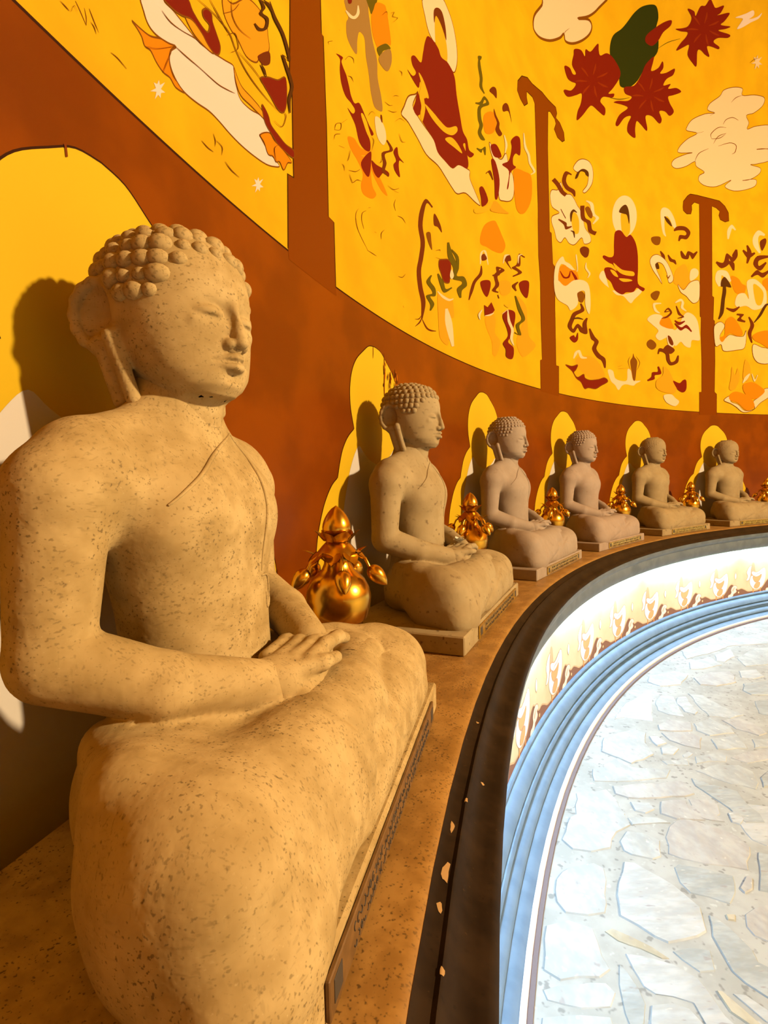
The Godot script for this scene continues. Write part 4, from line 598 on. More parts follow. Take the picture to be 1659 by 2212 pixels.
	["painted_crowd", "sceneD", [[1, "c", 0, 1, 112.934, 4.033, 112.659, 4.123, 112.512, 4.157, 112.158, 4.142, 113.099, 4.032, 113.113, 4.126, 112.569, 4.196, 112.042, 4.154], [1, "c", 0, 1, 108.959, 3.956, 109.239, 4.047, 109.281, 4.109, 109.086, 4.145, 108.539, 4.147, 109.161, 3.944, 109.858, 4.022, 109.904, 4.113, 109.265, 4.198, 108.454, 4.167], [0, "m", 0, 1, 109.077, 4.073, 108.407, 4.123, 108.316, 4.07, 108.809, 3.977], [1, "m", 0, 1, 114.581, 3.747, 113.837, 3.702, 112.898, 3.763, 112.87, 3.828, 112.496, 3.786, 111.828, 3.862, 111.834, 3.939, 114.446, 3.767, 113.795, 3.763, 113.503, 3.785, 113.194, 3.876, 112.503, 3.847, 112.482, 3.874, 112.073, 3.94], [1, "m", 0, 1, 113.084, 3.784, 112.752, 3.753, 112.38, 3.703, 112.966, 3.801, 112.238, 3.79, 112.173, 3.711], [1, "m", 0, 1, 111.232, 3.938, 110.491, 3.868, 109.608, 3.932, 111.076, 3.955, 110.353, 3.927, 109.702, 3.949], [1, "m", 0, 1, 110.736, 4.005, 110.618, 3.925, 110.713, 3.811, 110.55, 4.013, 110.062, 3.934, 110.522, 3.81], [1, "m", 0, 1, 107.892, 3.938, 109.369, 3.912, 109.85, 3.811, 108.986, 3.754, 108.214, 3.85, 107.859, 3.919, 109.075, 3.869, 109.258, 3.827, 109.088, 3.806, 108.357, 3.862], [1, "m", 0, 1, 110.018, 3.663, 109.324, 3.702, 108.635, 3.681, 107.793, 3.765, 110.147, 3.676, 109.418, 3.755, 108.74, 3.733, 107.913, 3.78], [1, "c", 0, 1, 113.928, 3.509, 113.861, 3.583, 113.832, 3.625, 113.594, 3.622, 112.793, 3.571, 114.192, 3.5, 114.631, 3.569, 114.317, 3.667, 113.134, 3.681, 112.576, 3.588], [0, "d", 0, 1, 113.852, 3.568, 113.36, 3.617, 112.554, 3.521, 113.349, 3.516, 113.882, 3.507], [0, "O", 0, 1, 112.655, 3.633, 111.777, 3.632, 111.248, 3.579, 110.724, 3.555, 111.06, 3.466, 112.109, 3.475], [0, "O", 0, 1, 108.679, 3.645, 107.84, 3.686, 107.82, 3.545, 108.499, 3.569], [0, "c", 0, 1, 110.643, 3.603, 109.702, 3.65, 108.757, 3.597, 108.239, 3.525, 108.302, 3.375, 109.657, 3.306, 110.697, 3.34, 111.74, 3.312, 112.095, 3.353, 111.756, 3.449, 110.887, 3.476, 110.361, 3.422], [0, "y", 0, 1, 109.865, 3.583, 109.179, 3.576, 108.574, 3.505, 108.812, 3.378, 109.496, 3.385], [1, "d", 0, 1, 113.614, 3.59, 113.661, 3.47, 113.826, 3.364, 113.987, 3.229, 114.222, 3.152, 113.455, 3.594, 113.206, 3.476, 113.374, 3.366, 113.541, 3.226, 114.076, 3.148], [1, "d", 0, 1, 113.838, 3.11, 114.349, 3.028, 113.772, 3.108, 114.283, 3.026], [1, "m", 0, 1, 113.206, 3.277, 112.236, 3.251, 111.471, 3.316, 113.158, 3.29, 112.287, 3.289, 111.555, 3.326], [1, "m", 0, 1, 111.87, 3.224, 111.45, 3.217, 111.788, 3.166, 110.81, 3.155, 111.836, 3.241, 110.961, 3.243, 111.31, 3.193, 110.748, 3.172], [1, "m", 0, 1, 110.406, 3.218, 110.113, 3.132, 110.448, 3.037, 109.993, 2.933, 110.265, 3.225, 109.672, 3.139, 110.004, 3.04, 109.843, 2.938], [1, "d", 0, 1, 109.631, 3.163, 108.84, 3.248, 108.187, 3.363, 107.779, 3.391, 109.714, 3.168, 109.09, 3.261, 108.416, 3.379, 107.818, 3.4], [0, "c", 1, 1, 114.766, 3.034, 114.467, 3.097, 113.842, 3.124, 113.392, 3.081, 114.005, 2.968, 113.466, 2.943, 112.761, 2.997, 111.877, 2.991, 111.003, 3, 110.663, 3.065, 110.813, 2.878, 111.86, 2.837, 113.453, 2.811, 113.817, 2.879, 114.533, 2.856], [0, "O", 0, 1, 113.308, 3.127, 112.606, 3.197, 111.897, 3.16, 111.059, 3.03, 111.702, 2.993, 112.763, 3.012, 113.641, 2.908, 114.04, 2.952, 113.382, 2.99], [0, "c", 1, 1, 109.778, 2.918, 108.745, 2.895, 107.723, 2.87, 107.702, 2.727, 109.063, 2.715, 109.762, 2.792], [0, "O", 0, 1, 109.876, 3.011, 109.11, 3.065, 107.753, 3.08, 107.727, 2.899, 108.922, 2.941, 109.612, 2.966], [0, "O2", 0, 1, 110.988, 2.596, 110.709, 2.741, 110.054, 2.649, 110.244, 2.506, 110.944, 2.518], [0, "O2", 0, 1, 112.403, 2.647, 112.003, 2.558, 111.66, 2.638, 111.436, 2.53, 111.986, 2.403, 112.73, 2.398, 112.531, 2.523], [0, "c", 1, 1, 113.396, 2.271, 112.686, 2.321, 112.502, 2.26, 111.612, 2.233, 110.725, 2.166, 109.51, 2.193, 109.694, 2.272, 108.84, 2.339, 108.338, 2.421, 107.659, 2.424, 107.647, 2.343, 108.83, 2.259, 109.681, 2.177, 110.898, 2.146, 111.785, 2.201, 112.499, 2.237], [0, "O", 0, 1, 110.971, 2.455, 109.896, 2.493, 108.856, 2.45, 108.3, 2.389, 109.524, 2.301, 110.749, 2.362], [0, "O", 0, 1, 112.722, 2.321, 111.982, 2.375, 110.573, 2.347, 109.782, 2.288, 109.564, 2.209, 110.551, 2.171, 111.614, 2.249, 112.592, 2.275], [1, "c", 0, 1, 110.972, 2.475, 110.446, 2.526, 110.117, 2.582, 111.081, 2.481, 110.747, 2.545, 110.219, 2.589], [1, "c", 0, 1, 109.953, 2.585, 109.584, 2.498, 109.172, 2.574, 109.862, 2.589, 109.52, 2.523, 109.26, 2.577]]],
	["painted_cloud", "vault", [[0, "c", 2, 1, 138.576, 4.746, 138.389, 4.827, 137.558, 4.959, 136.884, 5.089, 130.294, 5.55, 130.963, 5.403, 131.968, 5.28, 133.264, 5.176, 132.021, 5.253, 131.502, 5.239, 131.657, 5.169, 132.47, 5.068, 133.632, 4.967, 134.542, 4.923, 134.78, 4.96, 135.254, 4.897, 136.451, 4.791, 137.671, 4.72, 138.377, 4.711], [1, "l", 0, 1, 134.762, 4.955, 134.567, 4.991, 134.125, 5.046, 134.787, 4.954, 134.629, 4.989, 134.143, 5.046]]],
	["painted_cloud", "vault", [[0, "c", 1, 1, 114.991, 5.436, 114.63, 5.502, 113.551, 5.561, 112.484, 5.581, 112.338, 5.523, 110.936, 5.564, 109.758, 5.569, 109.772, 5.493, 110.663, 5.402, 111.473, 5.358, 111.064, 5.298, 111.154, 5.233, 110.06, 5.291, 108.166, 5.327, 107.868, 5.129, 109.175, 5.084, 109.741, 5.063, 107.838, 5.105, 107.734, 5.005, 109.609, 4.915, 110.382, 4.889, 109.194, 4.881, 109.26, 4.819, 110.317, 4.735, 111.307, 4.699, 109.726, 4.748, 109.714, 4.678, 110.896, 4.609, 112.297, 4.564, 113.313, 4.569, 113.419, 4.6, 112.714, 4.67, 114.542, 4.554, 115.989, 4.522, 116.826, 4.548, 116.727, 4.608, 116.105, 4.66, 117.152, 4.686, 117.366, 4.728, 118.516, 4.641, 119.784, 4.577, 120.382, 4.593, 120.002, 4.662, 118.53, 4.762, 117.702, 4.806, 119.478, 4.745, 119.389, 4.803, 118.394, 4.917, 117.215, 5.013, 118.456, 4.993, 118.587, 5.019, 117.966, 5.118, 116.447, 5.224, 115.279, 5.27, 116.212, 5.269, 116.023, 5.336], [1, "l", 0, 1, 113.513, 5.422, 113.02, 5.479, 112.331, 5.523, 113.535, 5.422, 113.072, 5.483, 112.345, 5.524], [1, "l", 0, 1, 115.287, 5.27, 115.839, 5.23, 115.272, 5.269, 115.824, 5.228], [1, "l", 0, 1, 117.211, 5.012, 116.42, 5.054, 117.22, 5.014, 116.429, 5.056], [1, "l", 0, 1, 115.335, 5.019, 115.461, 5.061, 114.661, 5.147, 113.696, 5.178, 115.362, 5.018, 115.534, 5.062, 114.699, 5.152, 113.699, 5.18], [1, "l", 0, 1, 114.121, 5.197, 113.787, 5.252, 113.065, 5.291, 112.353, 5.286, 114.146, 5.198, 113.84, 5.255, 113.071, 5.297, 112.345, 5.289], [1, "l", 0, 1, 115.092, 4.978, 114.547, 5.064, 113.618, 5.125, 115.116, 4.978, 114.603, 5.068, 113.631, 5.127], [1, "l", 0, 1, 117.352, 4.728, 116.842, 4.824, 115.665, 4.911, 117.379, 4.728, 116.901, 4.827, 115.68, 4.913], [1, "l", 0, 1, 114.477, 4.971, 113.116, 5.041, 112.34, 5.039, 112.383, 4.975, 112.731, 4.941, 114.487, 4.973, 113.126, 5.047, 112.277, 5.044, 112.309, 4.974, 112.713, 4.939], [1, "l", 0, 1, 116.114, 4.661, 116.632, 4.612, 116.096, 4.66, 116.613, 4.611], [1, "l", 0, 1, 115.346, 5.017, 114.343, 5.054, 113.704, 5.115, 115.351, 5.02, 114.376, 5.059, 113.722, 5.116]]],
	["painted_lotus_leaf", "vault", [[0, "g", 0, 1, 124.958, 5.774, 124.344, 5.785, 123.912, 5.728, 123.937, 5.64, 123.448, 5.587, 123.283, 5.491, 123.979, 5.379, 124.635, 5.281, 125.28, 5.154, 126.223, 5.052, 127.354, 5.001, 127.651, 5.073, 128.252, 5.119, 128.82, 5.139, 129.072, 5.227, 128.842, 5.328, 127.991, 5.426, 127.445, 5.506, 126.796, 5.614, 126.012, 5.704], [1, "v", 0, 1, 123.278, 5.517, 122.209, 5.614, 120.894, 5.702, 123.3, 5.518, 122.263, 5.617, 120.91, 5.704], [1, "v", 0, 1, 128.641, 4.835, 127.37, 4.886, 126.09, 4.968, 128.635, 4.839, 127.375, 4.894, 126.099, 4.97]]],
	["painted_lotus_bud", "vault", [[0, "r", 0, 1, 122.373, 5.782, 122.329, 5.741, 123.022, 5.658, 123.414, 5.576, 124.063, 5.5, 124.904, 5.49, 124.934, 5.54, 124.218, 5.626, 123.242, 5.723]]],
	["painted_lotus_flower", "vault", [[0, "r", 0, 1, 133.399, 4.94, 132.593, 4.986, 132.048, 4.971, 132.001, 5.03, 131.384, 5.05, 130.576, 5.162, 130.409, 5.122, 130.154, 5.094, 129.387, 5.158, 128.541, 5.168, 127.616, 5.127, 127.534, 5.065, 128.269, 4.939, 128.864, 4.859, 128.133, 4.898, 128.323, 4.854, 129.485, 4.798, 129.903, 4.734, 129.257, 4.714, 129.367, 4.646, 130.121, 4.64, 130.98, 4.639, 131.518, 4.589, 132.274, 4.486, 133.026, 4.405, 132.913, 4.482, 132.48, 4.572, 132.367, 4.657, 133.115, 4.599, 134.179, 4.521, 134.704, 4.525, 134.597, 4.551, 133.75, 4.598, 133.107, 4.689, 133.743, 4.668, 134.269, 4.666, 134.62, 4.729, 133.951, 4.761, 133.528, 4.739, 133.109, 4.772, 133.644, 4.806, 133.472, 4.892], [1, "R", 0, 1, 130.321, 4.867, 129.608, 4.877, 128.976, 4.903, 130.28, 4.875, 129.507, 4.897, 128.949, 4.91], [1, "R", 0, 1, 130.765, 4.814, 130.707, 4.763, 130.418, 4.743, 130.677, 4.82, 130.457, 4.781, 130.332, 4.749], [1, "R", 0, 1, 131.393, 4.783, 132.045, 4.708, 132.336, 4.654, 131.327, 4.783, 131.843, 4.71, 132.261, 4.656], [1, "R", 0, 1, 131.722, 4.797, 132.575, 4.754, 133.213, 4.705, 131.728, 4.791, 132.576, 4.738, 133.206, 4.7], [1, "R", 0, 1, 131.509, 4.846, 131.933, 4.867, 132.44, 4.86, 131.581, 4.839, 132.127, 4.845, 132.502, 4.852], [1, "R", 0, 1, 130.92, 4.893, 130.621, 4.96, 130.649, 4.998, 131.005, 4.89, 130.865, 4.949, 130.735, 4.993], [1, "R", 0, 1, 130.393, 4.902, 129.588, 4.963, 129.113, 5.014, 130.428, 4.905, 129.704, 4.97, 129.161, 5.017]]],
	["painted_lotus_flower", "vault", [[0, "r", 0, 1, 123.675, 5.433, 123.659, 5.381, 123.723, 5.311, 122.894, 5.376, 122.522, 5.447, 122.308, 5.403, 122.603, 5.342, 121.833, 5.383, 120.934, 5.456, 121.01, 5.398, 121.725, 5.333, 122.02, 5.264, 121.154, 5.315, 121.376, 5.263, 120.399, 5.311, 119.742, 5.302, 120.685, 5.235, 121.262, 5.197, 120.978, 5.151, 120.378, 5.102, 120.839, 5.042, 121.496, 5.056, 122.212, 5.026, 121.834, 4.968, 122.117, 4.919, 123.101, 4.944, 123.933, 4.907, 123.669, 4.816, 123.766, 4.782, 124.528, 4.807, 125.068, 4.811, 125.265, 4.729, 125.263, 4.648, 126.236, 4.655, 126.237, 4.727, 125.826, 4.819, 126.674, 4.764, 127.533, 4.649, 127.857, 4.655, 127.321, 4.76, 126.281, 4.868, 126.926, 4.864, 128.094, 4.825, 127.574, 4.866, 126.321, 4.93, 125.832, 4.989, 126.682, 4.974, 126.836, 5.021, 125.63, 5.096, 124.941, 5.212, 124.512, 5.327], [1, "R", 0, 1, 123.023, 5.118, 122.301, 5.115, 121.678, 5.132, 122.986, 5.125, 122.215, 5.135, 121.657, 5.139], [1, "R", 0, 1, 123.43, 5.07, 123.324, 5.016, 123.01, 4.989, 123.345, 5.075, 123.084, 5.03, 122.928, 4.995], [1, "R", 0, 1, 124.045, 5.048, 124.641, 4.981, 124.889, 4.93, 123.977, 5.047, 124.436, 4.98, 124.812, 4.93], [1, "R", 0, 1, 124.397, 5.068, 125.235, 5.038, 125.844, 4.999, 124.397, 5.062, 125.219, 5.022, 125.831, 4.994], [1, "R", 0, 1, 124.225, 5.115, 124.685, 5.144, 125.205, 5.145, 124.292, 5.109, 124.864, 5.125, 125.261, 5.139], [1, "R", 0, 1, 123.662, 5.154, 123.414, 5.218, 123.477, 5.258, 123.746, 5.152, 123.656, 5.211, 123.562, 5.255], [1, "R", 0, 1, 123.127, 5.155, 122.353, 5.204, 121.908, 5.25, 123.165, 5.159, 122.479, 5.214, 121.96, 5.253]]],
	["painted_lotus_flower", "vault", [[0, "r", 0, 1, 118.573, 6.103, 118.042, 6.082, 117.674, 6.072, 116.845, 6.121, 116.986, 6.061, 117.277, 6.032, 115.991, 6.097, 116.292, 6.024, 116.63, 5.981, 115.488, 6.008, 115.965, 5.973, 116.745, 5.932, 115.346, 5.949, 115.438, 5.92, 116.544, 5.881, 116.992, 5.833, 116.214, 5.821, 116.244, 5.8, 117.052, 5.791, 117.612, 5.77, 117.092, 5.709, 117.601, 5.704, 118.282, 5.718, 118.62, 5.692, 118.386, 5.579, 118.933, 5.586, 119.682, 5.623, 119.715, 5.701, 120.243, 5.666, 121.102, 5.597, 120.789, 5.669, 120.284, 5.742, 120.217, 5.783, 120.982, 5.757, 121.693, 5.745, 120.876, 5.787, 120.288, 5.831, 120.132, 5.9, 120.829, 5.937, 120.033, 5.953, 119.717, 5.93, 119.442, 6.014, 118.922, 6.041], [1, "R", 0, 1, 117.796, 5.89, 117.074, 5.887, 116.487, 5.899, 117.773, 5.896, 117.024, 5.903, 116.478, 5.905], [1, "R", 0, 1, 118.109, 5.852, 117.897, 5.807, 117.532, 5.784, 118.034, 5.855, 117.687, 5.818, 117.462, 5.788], [1, "R", 0, 1, 118.679, 5.835, 119.141, 5.782, 119.282, 5.74, 118.61, 5.834, 118.933, 5.78, 119.206, 5.74], [1, "R", 0, 1, 119.072, 5.852, 119.852, 5.83, 120.384, 5.799, 119.06, 5.847, 119.803, 5.816, 120.359, 5.795], [1, "R", 0, 1, 118.993, 5.891, 119.509, 5.915, 120.034, 5.918, 119.047, 5.886, 119.652, 5.9, 120.078, 5.912], [1, "R", 0, 1, 118.503, 5.922, 118.376, 5.974, 118.512, 6.006, 118.584, 5.92, 118.604, 5.968, 118.592, 6.004], [1, "R", 0, 1, 117.971, 5.921, 117.291, 5.96, 116.932, 5.997, 118.016, 5.924, 117.435, 5.969, 116.989, 6]]],
	["painted_white_bird", "vault", [[0, "w", 0, 1, 115.209, 6.087, 114.164, 6.152, 113.461, 6.199, 113.215, 6.169, 113.626, 6.126, 112.805, 6.169, 112.4, 6.212, 112.574, 6.164, 113.344, 6.109, 114.1, 6.048, 114.688, 6.016, 114.428, 6.075, 114.372, 6.108]]],
	["painted_small_flower", "vault", [[0, "c", 0, 0, 110.828, 5.837, 111.182, 5.825, 111.114, 5.795, 111.379, 5.81, 111.574, 5.773, 111.591, 5.823, 112.112, 5.81, 111.71, 5.842, 112.006, 5.87, 111.673, 5.868, 111.618, 5.897, 111.418, 5.869, 111.061, 5.896, 111.271, 5.85], [1, "l", 0, 1, 112.257, 5.811, 111.869, 5.848, 111.382, 5.877, 112.278, 5.812, 111.919, 5.851, 111.396, 5.878]]],
	["brown_drips", "halo2", [[1, "b", 0, 1, 155.527, 1.994, 155.537, 1.971, 155.551, 1.942, 155.514, 1.994, 155.501, 1.972, 155.538, 1.942], [1, "b", 0, 1, 154.724, 1.985, 154.755, 1.909, 154.799, 1.838, 154.766, 1.777, 154.7, 1.985, 154.685, 1.911, 154.73, 1.839, 154.742, 1.778], [1, "O", 0, 1, 153.719, 1.908, 153.733, 1.888, 153.741, 1.868, 153.708, 1.909, 153.703, 1.889, 153.731, 1.868], [1, "b", 0, 1, 153.892, 1.938, 153.904, 1.92, 153.909, 1.902, 153.871, 1.939, 153.842, 1.922, 153.887, 1.902], [1, "b", 0, 1, 154.379, 1.885, 154.381, 1.865, 154.379, 1.846, 154.365, 1.885, 154.343, 1.866, 154.366, 1.846], [1, "O", 0, 1, 154.685, 1.906, 154.71, 1.891, 154.713, 1.876, 154.659, 1.907, 154.634, 1.893, 154.686, 1.877], [1, "b", 0, 1, 154.288, 1.917, 154.324, 1.904, 154.309, 1.892, 154.26, 1.918, 154.246, 1.906, 154.282, 1.893], [1, "b", 0, 1, 154.262, 1.901, 154.299, 1.881, 154.261, 1.863, 154.24, 1.901, 154.237, 1.883, 154.24, 1.864], [1, "O", 0, 1, 154.296, 1.897, 154.305, 1.885, 154.296, 1.874, 154.284, 1.898, 154.271, 1.886, 154.284, 1.874], [1, "b", 0, 1, 154.653, 1.926, 154.678, 1.916, 154.644, 1.907, 154.642, 1.927, 154.647, 1.917, 154.633, 1.907], [1, "b", 0, 1, 153.79, 1.919, 153.789, 1.903, 153.802, 1.887, 153.779, 1.919, 153.76, 1.904, 153.792, 1.887], [1, "O", 0, 1, 153.869, 1.929, 153.867, 1.919, 153.881, 1.908, 153.855, 1.93, 153.828, 1.92, 153.867, 1.909], [1, "b", 0, 1, 154.301, 1.867, 154.329, 1.848, 154.305, 1.83, 154.287, 1.867, 154.29, 1.849, 154.291, 1.831], [1, "b", 0, 1, 154.756, 1.937, 154.798, 1.919, 154.788, 1.902, 154.73, 1.938, 154.724, 1.921, 154.762, 1.902], [1, "O", 0, 1, 153.926, 1.902, 153.966, 1.892, 153.925, 1.885, 153.905, 1.902, 153.907, 1.894, 153.904, 1.886], [1, "b", 0, 1, 154.259, 1.894, 154.288, 1.888, 154.265, 1.882, 154.237, 1.895, 154.223, 1.889, 154.242, 1.883], [1, "b", 0, 1, 154.492, 1.903, 154.535, 1.889, 154.514, 1.876, 154.47, 1.903, 154.473, 1.89, 154.493, 1.877], [1, "O", 0, 1, 154.79, 1.939, 154.798, 1.928, 154.801, 1.916, 154.78, 1.94, 154.769, 1.928, 154.791, 1.916], [1, "b", 0, 1, 154.287, 1.906, 154.331, 1.886, 154.317, 1.868, 154.265, 1.906, 154.269, 1.887, 154.296, 1.868], [1, "b", 0, 1, 154.033, 1.93, 154.064, 1.913, 154.037, 1.897, 154.012, 1.93, 154.005, 1.914, 154.017, 1.898], [1, "O", 0, 1, 154.655, 1.95, 154.661, 1.941, 154.651, 1.933, 154.637, 1.95, 154.608, 1.942, 154.633, 1.933], [1, "b", 0, 1, 153.879, 1.901, 153.893, 1.896, 153.867, 1.891, 153.866, 1.901, 153.856, 1.896, 153.854, 1.892], [1, "b", 0, 1, 154.448, 1.912, 154.459, 1.895, 154.46, 1.878, 154.435, 1.913, 154.421, 1.896, 154.447, 1.878], [1, "O", 0, 1, 154.252, 1.902, 154.251, 1.89, 154.243, 1.879, 154.241, 1.903, 154.221, 1.891, 154.233, 1.879], [1, "b", 0, 1, 153.861, 1.923, 153.908, 1.907, 153.862, 1.894, 153.836, 1.923, 153.836, 1.909, 153.837, 1.894], [1, "b", 0, 1, 154.818, 1.86, 154.857, 1.851, 154.824, 1.844, 154.792, 1.861, 154.781, 1.853, 154.797, 1.845], [1, "O", 0, 1, 153.886, 1.872, 153.921, 1.855, 153.889, 1.84, 153.859, 1.872, 153.846, 1.857, 153.863, 1.841], [1, "b", 0, 1, 154.443, 1.868, 154.451, 1.851, 154.474, 1.835, 154.429, 1.868, 154.413, 1.852, 154.461, 1.835], [1, "b", 0, 1, 153.754, 1.895, 153.768, 1.885, 153.757, 1.876, 153.73, 1.896, 153.701, 1.887, 153.734, 1.876], [1, "O", 0, 1, 153.79, 1.917, 153.816, 1.906, 153.799, 1.897, 153.776, 1.917, 153.776, 1.907, 153.785, 1.897], [1, "b", 0, 1, 153.976, 1.88, 153.987, 1.865, 153.982, 1.851, 153.951, 1.88, 153.915, 1.867, 153.957, 1.851], [1, "b", 0, 1, 154.796, 1.905, 154.8, 1.9, 154.801, 1.895, 154.774, 1.905, 154.736, 1.901, 154.779, 1.896]]],
	["brown_drips", "halo1", [[1, "b", 0, 1, 166.18, 1.976, 166.171, 1.969, 166.164, 1.957, 166.145, 1.979, 166.136, 1.972, 166.129, 1.96]]],
]

